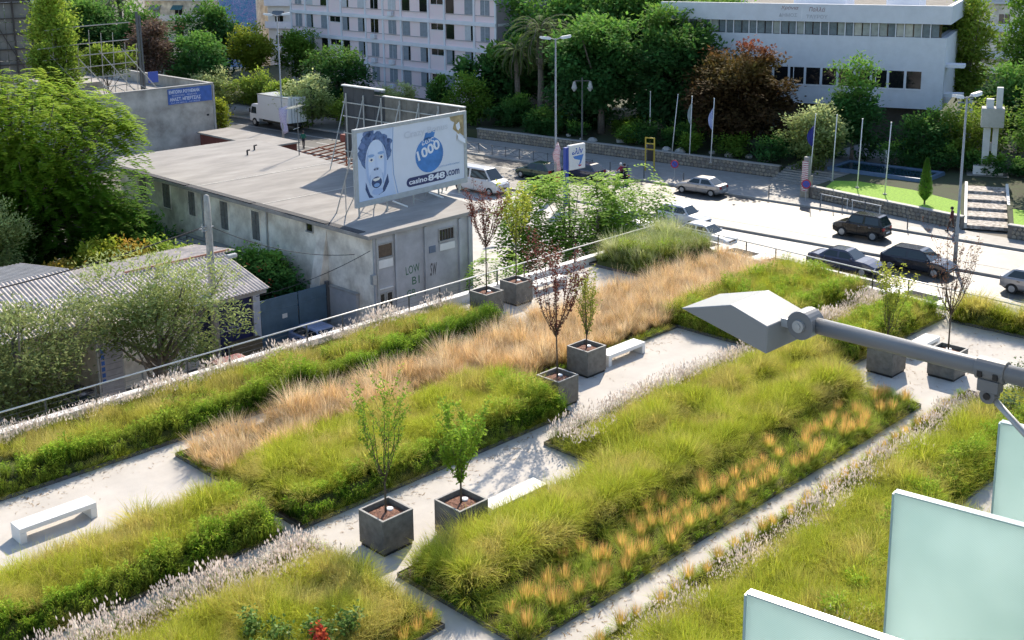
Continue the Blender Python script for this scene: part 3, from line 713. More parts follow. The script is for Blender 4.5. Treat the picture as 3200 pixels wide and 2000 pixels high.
# local frame: x = u, y = w (arm runs along -y towards the wall)
MB().tube([(0, .06, 0), (0, -1.78, 0)], .047, 20).build('arm', M_steel, wl, smooth=True)
kn = MB(); kn.tube([(-.075, .065, .0), (.06, .065, .0)], .084, 24)
kn.build('knuckle', M_steel, wl, bevel=.004)
MB().tube([(-.095, .065, 0), (-.0755, .065, 0)], .036, 18).tube([(-.1005, .065, 0), (-.0955, .065, 0)], .02, 6).build('knuckle_bolt', M_galv, wl)
hd = MB()                                                       # wedge: ridge across, long slope outwards, flat underside up to the tip
x0, x1 = -.21, .19
pr = [(.19, -.165), (.19, .0), (.44, .075), (.80, -.025)]
hd.add([(x, y, z) for x in (x0, x1) for (y, z) in pr], [(0, 1, 2, 3), (7, 6, 5, 4), (0, 4, 5, 1), (1, 5, 6, 2), (2, 6, 7, 3), (3, 7, 4, 0)])
hd.build('lamp_head', mat('lamp_head_grey', (.24, .245, .245), .42, var=.02), wl, bevel=.005)
MB().add([(x0 + .04, .26, -.155), (x1 - .04, .26, -.155), (x1 - .04, .62, -.074), (x0 + .04, .62, -.074)], [(0, 1, 2, 3)]).build('lamp_glass', glass('lamp_glass', (.3, .32, .32)), wl)
for x in (-.06, .06): MB().box(x - .012, x + .012, .10, .189, -.03, .02).build('bracket', M_galv, wl)
cl = MB(); cl.tube([(0, -.94, 0), (0, -1.09, 0)], .06, 20); cl.box(-.05, .02, -1.07, -.96, -.11, -.045); cl.tube([(-.045, -1.015, -.13), (.02, -1.015, -.13)], .042, 16)
cl.build('clamp', M_steel, wl, bevel=.003)
bo = MB()
for y in (-.975, -1.055): bo.box(-.067, -.055, y - .012, y + .012, -.03, .0)
bo.tube([(-.055, -1.015, -.13), (-.045, -1.015, -.13)], .018, 8)
bo.build('clamp_bolts', M_black, wl)
MB().tube([(-.015, -1.03, -.14), (.12, -1.78, -.85)], .017, 10).build('strut', M_galv, wl, smooth=True)
MB().box(-.12, .25, -1.779, -1.765, -1.0, .15).build('wall_plate', M_steel, wl)

# ================================================================== street, pavements, park
M_asph = mat('worn_asphalt', (0.11, 0.107, 0.10), 0.5, var=0.14, scale=0.5, bump=0.25, bscale=30, spec=0.5, stretch=(1, 3, 1))
M_asph2 = mat('patched_asphalt', (0.085, 0.083, 0.08), 0.5, var=0.15, scale=1.0, bump=0.25, bscale=30)
M_pave = mat('pavement_slabs', (0.30, 0.29, 0.27), 0.7, var=0.12, scale=1.5, bump=0.15)
M_kerbst = mat('kerb_stone', (0.36, 0.35, 0.33), 0.7, var=0.12, scale=2)
M_fore = mat('forecourt_concrete', (0.36, 0.35, 0.325), 0.6, var=0.15, scale=0.6, bump=0.2)
M_line = mat('road_paint', (0.62, 0.62, 0.6), 0.6, var=0.15, scale=3)
M_grassl = mat('lawn', (0.26, 0.46, 0.04), 0.9, var=0.25, scale=6, bump=0.8, bscale=60)
M_grassd = mat('park_ground', (0.03, 0.05, 0.015), 0.95, var=0.45, scale=1.2, bump=0.8, c2=(0.05, 0.045, 0.03))
def sheet(name, poly, z, m, frame='S', kind='structure', z0=None):
    """ground sheet (or slab when z0 is given) from a polygon in street or garden coordinates"""
    mb = MB()
    if z0 is None: mb.add([(x, y, 0) for x, y in poly], [tuple(range(len(poly)))])
    else: mb.prism(poly, z0 - z, 0)
    o = mb.build(name, m, loc=(0, 0, z), rz=SA if frame == 'S' else GA)
    return tag(o, kind=kind)
road = sheet('road', [(-260, 62.6), (60, 62.6), (60, 80.2), (-260, 80.2)], ZS + .004, M_asph)
sheet('forecourt', [(43.0, 35.6), (61.8, 35.6), (62.5, 45), (66.5, 74), (48.5, 77), (43.4, 46)], ZS + .008, M_fore, 'G')
sheet('yard', [(8, 35.4), (42.95, 35.4), (42.95, 45.4), (34.9, 45.4), (34.9, 56), (8, 56)], ZS + .004, mat('yard_concrete', (0.16, 0.155, 0.145), 0.85, var=0.25, scale=0.5, bump=0.2), 'G')
sheet('lay_by', [(-140, 77.4), (-36.4, 77.4), (-36.9, 80.0), (-140, 80.0)], ZS + .008, M_asph2)
# kerbed median, pavements
sheet('median', [(-150, 70.5), (60, 70.5), (60, 71.9), (-150, 71.9)], ZS + .15, M_asph2, z0=ZS)
for n, poly in (('kerb', [(-150, 70.2), (60, 70.2), (60, 70.49), (-150, 70.49)]), ('kerb', [(-150, 71.91), (60, 71.91), (60, 72.12), (-150, 72.12)]),
                ('kerb', [(-36.2, 79.8), (-34.2, 77.3), (60, 77.0), (60, 77.25), (-34.1, 77.55), (-36.1, 80.05)]), ('kerb', [(-150, 79.8), (-36.21, 79.8), (-36.21, 80.05), (-150, 80.05)]),
                ('kerb', [(-46, 62.3), (60, 62.3), (60, 62.59), (-46, 62.59)])):
    sheet(n, poly, ZS + .16, M_kerbst, z0=ZS)
sheet('pavement', [(-150, 80.06), (-36.15, 80.06), (-34.1, 77.56), (60, 77.26), (60, 79.6), (-26.6, 79.6), (-29.4, 79.9), (-42.9, 82.4), (-42.0, 86.2), (-47.8, 87.7), (-82, 86.2), (-150, 84.5)], ZS + .14, M_pave, z0=ZS)
sheet('pavement', [(-44, 57.5), (60, 57.5), (60, 62.29), (-44, 62.29)], ZS + .14, M_pave, z0=ZS)
mk = MB()
for t in (72.5, 76.9, 69.9, 66.35): mk.box(-130, 50, t - .06, t + .06, 0, .004)
for i in range(40): mk.box(-120 + i * 4.4, -118 + i * 4.4, 74.75 - .06, 74.75 + .06, 0, .004)
tag(mk.build('road_markings', M_line, loc=(0, 0, ZS + .0085), rz=SA), kind='structure')
# darker paving rectangles of the pavement crossing
for i, s0 in enumerate((-32.6, -29.0, -20.5)):
    sheet('paving_panel', [(s0, 77.75), (s0 + 1.5, 77.75), (s0 + 1.5, 78.7), (s0, 78.7)], ZS + .145, M_asph2)

# park ground behind the stone walls, lawn, paved approach
PK = ZS + .95
sheet('park_ground', [(-150, 86.6), (-82, 86.6), (-48.2, 88.1), (-48.2, 96), (-42.6, 96), (-42.6, 82.85), (-29.6, 80.3), (-33.7, 90.9), (-30.6, 91.2), (-26.4, 80.0), (60, 79.9), (60, 190), (-150, 190)], PK, M_grassd, z0=ZS - .1)
sheet('lawn', [(-41.6, 83.2), (-30.0, 80.75), (-31.7, 84.9), (-36, 86.6), (-40.5, 87.0), (-42.3, 86)], PK + .012, M_grassl)
sheet('lawn', [(-26.2, 80.3), (-20, 80.2), (-20, 84), (-27.9, 85)], PK + .012, M_grassl)
ap = thing('approach', None, None, kind='structure')
for i in range(7):                                          # broad steps up to the town hall approach
    MB().box(-48.15, -42.65, 86.3 + i * .42, 88.9 if i == 6 else 86.3 + (i + 1) * .42 - .002, ZS, ZS + .14 + (i + 1) * .115).build('step', M_pave, ap, rz=SA)
MB().box(-48.15, -42.65, 88.92, 104, ZS, ZS + .955).build('path', mat('approach_paving', (0.26, 0.255, 0.25), .8, var=.2, scale=3, bump=.2), ap, rz=SA)
# reflecting pool with a small fountain
pool = thing('pool', 'shallow blue edged pool with a water jet behind the sunny lawn', 'pool', S(-40.5, 91.6, PK), SA)
M_blue = mat('pool_blue', (0.10, 0.17, 0.28), .5, var=.1)
for (x0, x1, y0, y1) in ((-4.2, 4.2, -2.0, -1.75), (-4.2, 4.2, 1.75, 2.0), (-4.2, -3.95, -1.749, 1.749), (3.95, 4.2, -1.749, 1.749)):
    MB().box(x0, x1, y0, y1, 0, .3).build('rim', M_blue, pool)
MB().box(-3.949, 3.949, -1.749, 1.749, 0.01, .2).build('water', glass('pool_water', (.02, .05, .07), .03), pool)
M_spray = veg('water_spray', [(0, (.65, .7, .75)), (1, (.8, .85, .9))], .5)
sp = MB(); at = {'h': [], 'r': []}; sp.at = at; r = random.Random(5)
for i in range(260):
    a = r.uniform(0, 6.28); q = abs(r.gauss(0, .22)); z = .25 + 1.7 * r.random() ** .8
    leaf(sp, at, Vector((q * math.cos(a), q * math.sin(a), z)), .09, .02, Vector((0, 0, -1)), Vector((math.cos(a), math.sin(a), 0)), z / 2, r.random())
sp.build('water_jet', M_spray, pool)

# ------------------------------------------------------------------ stone retaining walls, stone by stone
M_stone = [mat('field_stone_a', (0.30, 0.26, 0.20), .9, var=.25, scale=4, bump=.5), mat('field_stone_b', (0.24, 0.22, 0.19), .9, var=.25, scale=4, bump=.5), mat('field_stone_c', (0.36, 0.32, 0.25), .9, var=.25, scale=4, bump=.5)]
M_mortar = mat('wall_mortar', (0.17, 0.155, 0.135), .95, var=.2, scale=5)
stone_me = []
for k in range(9):
    r = random.Random(500 + k); n = 7; mb = MB(); pl = []
    for i in range(n):
        a = 2 * math.pi * i / n + r.uniform(-.2, .2); pl.append((.5 * math.cos(a) * r.uniform(.85, 1.12), .5 * math.sin(a) * r.uniform(.85, 1.12)))
    vs = [(x, .02, z) for x, z in pl] + [(x * .82, -.05, z * .82) for x, z in pl]
    mb.add(vs, [tuple(range(n, 2 * n))] + [(i, (i + 1) % n, n + (i + 1) % n, n + i) for i in range(n)])
    me = mb.mesh('stone', M_stone[k % 3]); stone_me.append(me)
def stone_wall(label, p0, p1, h, rows, pitch, th=.4, cap=True, graffiti=None):
    d = p1 - p0; L = d.length; rz = math.atan2(d.y, d.x)
    w = thing('stone_wall', label, 'stone wall', p0, rz)
    MB().box(0, L, 0, th, 0, h).build('core', M_mortar, w)
    if cap: MB().box(-.05, L + .05, -.06, th + .04, h + .002, h + .09).build('coping', M_kerbst, w, bevel=.01)
    r = random.Random(int(L * 7)); n = 0
    for j in range(rows):
        x = -.5 * pitch * (j % 2)
        while x < L:
            ww = pitch * r.uniform(.75, 1.3)
            if x > 0 and x + ww < L and n < 296:
                o = place('stone', r.choice(stone_me), w, (x + ww / 2, -.002, h * (j + .5) / rows + r.uniform(-.03, .03)))
                o.scale = (ww * 1.0, 1, h / rows * 1.06); o.rotation_euler = (0, r.uniform(-.15, .15), 0); n += 1
            x += ww
    return w
sw1 = stone_wall('long rubble stone wall with sprayed letters below the dark park trees', S(-82, 86.3, ZS + .14), S(-48.2, 87.75, ZS + .14), .95, 3, .36)
sw2 = stone_wall('rubble stone wall holding the sunny lawn', S(-42.6, 82.45, ZS + .14), S(-29.65, 79.95, ZS + .14), .86, 3, .34)
sw3 = stone_wall('short rubble stone wall on the shaded side of the monument steps', S(-26.35, 79.62, ZS + .14), S(-12, 79.6, ZS + .14), .86, 3, .34)

# ------------------------------------------------------------------ monument and its steps
ms_ = thing('monument_steps', 'crazy paved steps with white edging leading up to the monument', 'steps', Vector((33.1, 79.3, ZS + .1)), SA + R(21))
M_crazy = mat('crazy_paving', (0.42, 0.38, 0.34), .8, var=.3, scale=3.5, bump=.3, mix=.2)
for i in range(5): MB().box(-1.35, 1.35, i * 2.0 + .0, (i + 1) * 2.0 - .003, 0, .25 + i * .2).build('step', M_crazy, ms_)
for x in (-1.56, 1.36): MB().extr([(0, 0), (10, 0), (10, 1.35), (0, .4)], 0, .2).build('edging', M_white, ms_).matrix_local = Matrix.Translation((x + .2, 0, 0)) @ Matrix.Rotation(math.pi / 2, 4, 'Z')
mo = thing('monument', 'pale concrete monument of a big block on two shafts with stub pillars on top', 'monument', Vector((39.0, 94.3, PK + .05)), SA + R(22))
M_mon = mat('monument_concrete', (0.50, 0.49, 0.46), .85, var=.1, scale=2, bump=.2)
M_monw = mat('monument_white', (0.68, 0.68, 0.68), .8, var=.06, scale=2)
MB().box(-1.15, 1.15, -.7, .9, 0, .7).build('base', M_monw, mo, bevel=.02)
MB().box(-1.6, 1.6, -1.1, 1.3, -.2, -.001).build('plinth', M_pave, mo)
for (x0, x1) in ((-.55, -.02), (.16, .58)): MB().box(x0, x1, -.35, .35, .701, 3.9).build('shaft', M_monw, mo, bevel=.01)
MB().box(-.019, .159, -.2, .2, 1.9, 2.6).build('tie', M_mon, mo)
MB().box(-.80, .92, -.75, .75, 3.901, 5.45).build('block', M_mon, mo, bevel=.02)
MB().box(-.48, .08, -.3, .3, 5.451, 6.15).build('stub', M_monw, mo, bevel=.01)
MB().box(.25, .72, -.3, .3, 5.451, 7.1).build('stub', M_monw, mo, bevel=.01)

# ================================================================== text
def text_mesh(s, size=1.0, shear=0.0, bold=0.0, space=1.0):
    cu = bpy.data.curves.new('lettering', 'FONT'); cu.body = s; cu.size = size; cu.shear = shear; cu.offset = bold; cu.space_character = space
    cu.align_x = 'LEFT'; cu.resolution_u = 3
    ob = bpy.data.objects.new('lettering', cu)
    me = bpy.data.meshes.new_from_object(ob)
    bpy.data.objects.remove(ob); bpy.data.curves.remove(cu)
    return me
def text(s, size, m, parent, loc, rx=math.pi / 2, ry=0.0, width=None, height=None, name='lettering', **kw):
    me = text_mesh(s, size, **kw); me.materials.clear(); me.materials.append(m)
    xs = [v.co.x for v in me.vertices]; ys = [v.co.y for v in me.vertices]
    fx = width / (max(xs) - min(xs)) if width and xs else 1
    fy = height / (max(ys) - min(ys)) if height and ys else (fx if width else 1)
    for v in me.vertices: v.co = ((v.co.x - min(xs)) * fx, (v.co.y - min(ys)) * fy, 0)
    o = place(name, me, parent, loc); o.rotation_euler = (rx, ry, 0)
    return o
def flat(name, c, rough=.6): return mat(name, c, rough, var=.04, scale=1.5)

# ================================================================== old two storey building with the roof hoardings
M_wallw = mat('flaking_whitewash', (0.86, 0.79, 0.68), .9, var=.14, scale=.8, bump=.3, bscale=12, c2=(.58, .51, .42), mix=.26)
M_wallg = mat('grey_cement_render', (0.44, 0.44, 0.45), .9, var=.14, scale=1.0, bump=.3, bscale=12)
M_roof = mat('roof_screed', (0.32, 0.30, 0.275), .9, var=.18, scale=.3, bump=.2, stretch=(1, 2.5, 1))
M_tar = mat('tar_strip', (0.035, 0.036, 0.04), .8, var=.3)
M_shut = mat('weathered_shutter', (0.19, 0.185, 0.17), .8, var=.25, scale=5)
M_winD = glass('dark_window', (.012, .013, .015))
M_wood = mat('brown_board', (0.13, 0.09, 0.06), .8, var=.2, scale=6)
ob = thing('old_building', 'old whitewashed two storey building with a broad flat roof carrying two hoardings', 'building', (0, 0, 0), GA)
RZ = .3
fp = [(35.5, 45.75), (42.3, 45.9), (46.5, 74.6), (37.2, 74.9), (35.5, 72.6)]
rp = [(34.95, 45.35), (43.3, 45.6), (47.4, 75.0), (36.9, 75.4), (34.95, 72.8)]
MB().prism([(x, y) for x, y in fp], ZS, RZ - .2).build('wall', M_wallw, ob)
rf = MB().prism(rp, RZ - .199, RZ).build('roof', M_roof, ob, bevel=.01)
MB().box(35.0, 35.45, 46.2, 71.8, RZ + .002, RZ + .03).build('tar_strip', M_tar, rf)
for (w0, w1) in ((49.0, 52.6), (56, 61), (63.2, 71)): MB().box(34.97, 35.3, w0, w1, RZ + .031, RZ + .06).build('tar_strip', M_tar, rf)
fm = MB()
for w in (55.5, 62.6): fm.box(35.46, 45.5 if w > 60 else 44.2, w - .05, w + .05, RZ + .002, RZ + .02)
fm.build('roof_seam', mat('pale_seam', (.56, .53, .48), .9), rf)
for (x, w) in ((44.6, 70.5), (43.2, 69.2)): MB().tube([(x, w, RZ), (x, w, RZ + .35)], .06, 8).tube([(x, w, RZ + .34), (x + .22, w, RZ + .34)], .05, 8).build('vent_pipe', M_tar, rf)
# front face (towards the camera side): grey render skin with pilasters
fs = MB(); fs.box(35.501, 42.25, 45.70, 45.748, ZS, RZ - .2); fs.build('front_render', M_wallg, ob)
for (u0, u1) in ((35.47, 35.75), (36.85, 37.0), (38.85, 39.0), (41.3, 41.5), (42.0, 42.27)):
    MB().box(u0, u1, 45.58, 45.699, ZS, RZ - .26).build('pilaster', M_wallg, ob)
def opening(par, fr, name, a0, a1, z0, z1, m, bars=0, sill=True, axis='u', pos=45.7, fm_=None, dep=.05, shutters=False):
    """framed window on a wall; axis 'u': wall runs along u at w = pos facing -w; axis 'w': wall runs along w at u = pos facing -u"""
    fm_ = fm_ or M_kerbst
    def b(mb, p0, p1, y0, y1, q0, q1): return mb.box(p0, p1, pos - y1, pos - y0, q0, q1) if axis == 'u' else mb.box(pos - y1, pos - y0, p0, p1, q0, q1)
    g_ = b(MB(), a0, a1, .001, .012, z0, z1).build(name, m, par)
    f = MB(); t = .07
    b(f, a0 - t, a1 + t, .0, dep, z1 + .001, z1 + t); b(f, a0 - t, a0 - .001, .0, dep, z0, z1); b(f, a1 + .001, a1 + t, .0, dep, z0, z1); b(f, a0 - t, a1 + t, .0, dep + .05, z0 - t, z0 - .001)
    f.build('frame', fm_, g_)
    for i in range(bars):
        x = a0 + (a1 - a0) * (i + 1) / (bars + 1); b(MB(), x - .02, x + .02, .013, .035, z0 + .001, z1 - .001).build('bar', M_steeld, g_)
    if shutters:
        c = (a0 + a1) / 2
        b(b(b(MB(), c - .025, c + .025, .013, .045, z0 + .002, z1 - .002), a0 + .001, c - .026, .013, .03, (z0 + z1) / 2 - .03, (z0 + z1) / 2 + .03), c + .026, a1 - .001, .013, .03, (z0 + z1) / 2 - .03, (z0 + z1) / 2 + .03).build('shutter_rails', M_shut, g_)
    return g_
opening(ob, None, 'window', 35.78, 36.7, -1.06, -.40, M_wood)
opening(ob, None, 'window', 39.95, 40.95, -.95, -.36, M_winD, bars=4)
opening(ob, None, 'window', 35.85, 36.1, -3.8, -3.0, M_winD); opening(ob, None, 'window', 36.3, 36.6, -3.8, -3.0, M_winD)
for (u0, u1, z0, z1) in ((35.78, 36.72, -1.62, -1.18), (39.95, 41.0, -1.5, -1.12), (35.78, 36.7, -2.75, -2.7)):
    MB().box(u0, u1, 45.63, 45.699, z0, z1).build('panel', M_wpaint, ob)
MB().box(39.22, 39.66, 45.66, 45.699, -1.49, -1.12).build('plate', mat('blue_grey_plate', (.13, .17, .24), .5), ob)
M_graf = flat('green_spray', (.03, .14, .07)); M_grafd = flat('dark_spray', (.10, .09, .10))
text('LOW', .5, M_graf, ob, (37.6, 45.69, -2.35), width=.95, height=.45, ry=-.06)
text('B1', .5, M_graf, ob, (38.0, 45.69, -2.95), width=.5, height=.42)
text('GR', .5, M_graf, ob, (37.62, 45.69, -3.6), width=.62, height=.42)
text('sw', .5, M_grafd, ob, (39.25, 45.69, -2.75), width=.5, height=.7, shear=.3)
MB().tube([(35.62, 45.55, RZ - .3), (35.62, 45.55, ZS)], .05, 8).build('downpipe', M_galv, ob)
MB().box(35.2, 35.45, 45.4, 45.62, -2.3, -1.8).build('junction_box', M_galv, ob)
# long side wall: tall shuttered windows
for (w0, w1, z0, z1) in ((69.0, 69.95, -1.6, -.1), (66.0, 66.95, -1.65, -.1), (63.0, 63.8, -1.65, -.15), (59.3, 60.15, -1.9, -.2), (55.98, 56.8, -1.95, -.25)):
    opening(ob, None, 'window', w0, w1, z0, z1, M_shut, axis='w', pos=35.498, shutters=True, fm_=M_wallw)
opening(ob, None, 'window', 50.85, 51.35, -.5, -.02, M_winD, axis='w', pos=35.498)
for w in (55.2, 62.1): MB().tube([(35.42, w, RZ - .25), (35.42, w, -5.0)], .05, 8).build('downpipe', M_galv, ob)
MB().extr([(34.35, ZS), (35.49, ZS), (35.49, -.2)], 49.6, 50.4).build('buttress', M_wallw, ob)
MB().box(33.6, 35.49, 58.2, 63.6, -3.0, -2.85).build('balcony_slab', M_kerbst, ob)
bl = MB()
for z in (-2.5, -2.15): bl.bar((33.65, 58.25, z), (33.65, 63.55, z), .04)
for w in (58.3, 61, 63.5): bl.bar((33.65, w, -2.85), (33.65, w, -2.1), .04)
bl.build('balcony_rail', M_steeld, ob)

# ------------------------------------------------------------------ hoardings on the roof
M_fr = mat('hoarding_frame', (0.40, 0.42, 0.43), .55, var=.1, scale=4)
M_post = mat('poster_white', (0.62, 0.66, 0.74), .7, var=.03, scale=1.2)
P1, P2 = Vector((-8.25, 60.45, 0)), Vector((-2.62, 66.95, 0))
bd = P2 - P1; bL = bd.length; brz = math.atan2(bd.y, bd.x); ZB, ZT = .9, 5.1; bH = ZT - ZB
hb = thing('roof_hoarding', 'front roof hoarding with a torn blue and white casino poster', 'hoarding', P1 + Vector((0, 0, RZ)), brz)
o = Vector((0, 0, -RZ))
MB().box(0, bL, .0, .12, ZB - RZ, ZT - RZ).build('backing', M_fr, hb)
fr = MB(); fwd = .19
fr.box(0, bL, -.07, -.001, ZB - RZ, ZB - RZ + .3).box(0, bL, -.07, -.001, ZT - RZ - fwd, ZT - RZ).box(0, .2, -.07, -.001, ZB - RZ + .301, ZT - RZ - fwd - .001).box(bL - .22, bL, -.07, -.001, ZB - RZ + .301, ZT - RZ - fwd - .001)
fr.build('frame', M_fr, hb, bevel=.01)
X0, X1, Z0, Z1 = .2, bL - .22, ZB - RZ + .3, ZT - RZ - fwd
pw_, ph = X1 - X0, Z1 - Z0
po = MB().box(X0, X1, -.02, -.001, Z0, Z1).build('poster', M_post, hb)
def shp(name, pts, m, lay, n=0):                              # flat print: points in 0..1 poster coordinates
    mb = MB().add([(X0 + x * pw_, -.02 - .003 * lay, Z0 + z * ph) for x, z in pts], [tuple(range(len(pts)))])
    return mb.build(name, m, po)
def ell(cx, cz, rx, rz, n=24, w=0.0, seed=0, a0=0, a1=2 * math.pi):
    r = random.Random(seed); return [(cx + rx * math.cos(a0 + (a1 - a0) * i / n) * (1 + w * r.uniform(-1, 1)), cz + rz * math.sin(a0 + (a1 - a0) * i / n) * (1 + w * r.uniform(-1, 1))) for i in range(n)]
Pb1, Pb2, Pb3, Pb4, Pb5 = flat('print_pale_blue', (.50, .60, .78)), flat('print_mid_blue', (.10, .27, .60)), flat('print_dark_blue', (.03, .06, .16)), flat('print_face', (.56, .66, .84)), flat('print_shade', (.22, .36, .62))
M_hair = mat('print_hair', (.035, .06, .14), .7, var=.5, scale=5, c2=(.12, .2, .38), mix=.25)
shp('print_panel', [(0, 0), (.33, 0), (.305, .3), (.30, .6), (.315, 1), (0, 1)], Pb1, 1)
shp('print_line', [(.345, .0), (.352, 0), (.318, .3), (.312, .6), (.325, 1), (.318, 1), (.305, .6), (.311, .3)], Pb5, 2)
shp('print_hair', ell(.155, .70, .145, .27, 40, .09, 3), M_hair, 2)
shp('print_neck', [(.07, .16), (.25, .2), (.24, .0), (.10, .0)], Pb1, 2)
shp('print_collar', [(.065, .27), (.10, .08), (.13, .02), (.09, .03), (.06, .16)], Pb3, 3); shp('print_collar', [(.262, .33), (.205, .1), (.17, .04), (.23, .08), (.27, .2)], Pb3, 3)
shp('print_face', ell(.162, .50, .096, .36, 28), Pb4, 4)
shp('print_cheek', ell(.162, .30, .062, .15, 20), Pb1, 5)
Psh = flat('print_half_shade', (.36, .48, .72))
shp('print_shade', [(.215, .80), (.245, .66), (.256, .5), (.246, .34), (.215, .2), (.228, .4), (.232, .56), (.222, .7)], Psh, 5)
shp('print_shade', [(.098, .74), (.078, .62), (.068, .48), (.08, .3), (.11, .18), (.096, .36), (.09, .52)], Psh, 5)
shp('print_shade', [(.15, .62), (.165, .63), (.175, .47), (.188, .43), (.158, .405), (.135, .43), (.148, .47)], flat('print_nose', (.50, .60, .80)), 5)
for k in range(16): shp('print_curl', ell(.045 + .016 * k, .80 + .13 * math.sin(k * .42) + .03 * (k % 3), .024, .045, 10, .2, k), M_hair if k % 2 else flat('print_hair_light', (.13, .2, .4)), 3)
shp('print_shade', ell(.165, .10, .05, .05, 14), Psh, 4)
for cx, dz in ((.118, 0), (.205, .02)):
    shp('print_brow', ell(cx, .635 + dz, .03, .022, 12), Pb5, 6); shp('print_eye', ell(cx, .575 + dz, .022, .03, 14), M_wpaint, 7); shp('print_pupil', ell(cx + .002, .575 + dz, .010, .018, 12), Pb3, 8)
for cx in (.145, .172): shp('print_nostril', ell(cx, .425, .006, .012, 8), Pb3, 6)
shp('print_mouth', ell(.16, .235, .046, .085, 18), Pb3, 6); shp('print_teeth', [(.128, .275), (.145, .255), (.175, .26), (.193, .285), (.19, .30), (.13, .295)], M_wpaint, 7); shp('print_tongue', ell(.16, .195, .026, .03, 12), Pb5, 7)
for sgn in (-1, 1): shp('print_crease', [(.16 + sgn * .052, .36), (.16 + sgn * .056, .36), (.16 + sgn * .064, .22), (.16 + sgn * .058, .2)], Pb5, 6)
# bomb shaped badge
M_badge = mat('print_badge_blue', (.06, .22, .56), .6, var=.25, scale=.8)
shp('badge', ell(.655, .48, .135, .27, 36), M_badge, 2)
shp('badge_neck', [(.60, .70), (.70, .74), (.72, .84), (.62, .82)], M_badge, 2)
Tw = flat('print_white', (.72, .75, .82))
def ptext(s, x, z, w, h, m, lay=6, ang=0.0, **kw):
    return text(s, 1, m, po, (X0 + x * pw_, -.02 - .003 * lay, Z0 + z * ph), ry=-ang, width=w * pw_, height=h * ph, **kw)
ptext('έως', .585, .62, .12, .10, Tw, ang=R(10), bold=.02)
ptext('1000', .548, .41, .225, .155, Tw, ang=R(17), bold=.03)
ptext('Crazy Bonus', .42, .76, .42, .13, flat('print_ghost', (.53, .57, .65)), ang=R(2.0), bold=.01)
pill = []
for i in range(10): pill.append((.465 - .035 * math.sin(math.pi * i / 9), .12 + .07 * math.cos(math.pi * i / 9)))
for i in range(10): pill.append((.785 + .035 * math.sin(math.pi * i / 9), .12 - .07 * math.cos(math.pi * i / 9)))
shp('name_pill', pill, flat('print_navy', (.025, .035, .12)), 3)
ptext('casino', .452, .085, .175, .075, Tw, bold=.025); ptext('848', .635, .075, .165, .10, Tw, bold=.035)
ptext('.com', .822, .085, .125, .085, flat('print_navy2', (.03, .05, .16)), bold=.02)
ptext('δωρεάν με κάθε εγγραφή', .735, .245, .215, .035, Pb5)
# torn corner: bare board shows, paper flap
M_bare = mat('bare_board', (.42, .33, .18), .9, var=.3, scale=3)
shp('torn_patch', [(.86, 1), (1, 1), (1, .66), (.96, .72), (.935, .66), (.925, .60), (.93, .74), (.89, .80), (.905, .9), (.87, .94)], M_bare, 2)
shp('torn_scrap', [(.92, .86), (.955, .9), (.965, .8), (.945, .76), (.93, .79)], Tw, 3)
MB().add([(X0 + x * pw_, -.03 - d, Z0 + z * ph) for x, z, d in ((.93, .73, .0), (1.0, .62, .12), (.995, .55, .15), (.94, .62, .04))], [(0, 1, 2, 3)]).build('paper_flap', Tw, po)
tr = MB()                                                     # lattice legs and braces behind and below
for x in (.35, 2.4, 4.4, 6.4, bL - .5):
    tr.bar((x, .16, 0), (x, .16, ZT - RZ), .07).bar((x, .17, ZT - RZ - .5), (x, 2.0, 0), .05).bar((x, .17, 1.6), (x, 1.25, 0), .04).bar((x, .16, .35), (x + .9, .16, 0), .035)
    tr.bar((x, 1.2, 0), (x, 1.2, 1.8), .04)
for z in (1.2, 2.6, 3.9): tr.bar((.2, .2, z), (bL - .2, .2, z), .05)
tr.build('lattice', M_galv, hb)
for x in (2.6, 5.4): MB().tube([(x, -.05, .55), (x + .45, -.75, .25)], .045, 8).build('lamp_arm', M_wpaint, hb)
P3, P4 = Vector((-2.75, 67.35, 0)), Vector((-10.9, 75.4, 0))
d2 = P4 - P3; L2 = d2.length; rz2 = math.atan2(d2.y, d2.x)
h2 = thing('roof_hoarding', 'rear roof hoarding seen from its lattice braced back', 'hoarding', P3 + Vector((0, 0, RZ)), rz2)
M_back1 = mat('hoarding_back_steel', (0.055, 0.06, 0.068), .7, var=.2, scale=1.5); M_back2 = mat('hoarding_back_rust', (0.20, 0.19, 0.165), .8, var=.25, scale=1.5)
for i in range(11):
    x = i * L2 / 11; up = .3 if i > 7 else 0.0
    MB().box(x, x + L2 / 11 - .02, -.16, -.1, ZB - RZ, ZT - RZ + .1 + up * 1.2).build('sheet', M_back1 if i > 6 else M_back2, h2)
MB().box(0, L2 * .64, -.2, .02, ZT - RZ + .101, ZT - RZ + .16).box(L2 * .64 + .01, L2, -.22, .05, ZT - RZ + .462, ZT - RZ + .54).build('top_trim', M_wpaint, h2)
tr = MB()
for i in range(7):
    x = .4 + i * (L2 - .8) / 6
    tr.bar((x, .0, 0), (x, .0, ZT - RZ), .07).bar((x, .05, ZT - RZ - .3), (x, 1.5, 0), .05)
    if i < 6: tr.bar((x, .02, 1.3), (x + (L2 - .8) / 12, .7, 0), .04).bar((x + (L2 - .8) / 12, .7, 0), (x + (L2 - .8) / 6, .02, 1.3), .04)
for z in (1.0, 2.2, 3.3, 4.2): tr.bar((0, -.03, z), (L2, -.03, z), .06)
tr.build('lattice', mat('white_lattice', (.5, .5, .47), .6), h2)

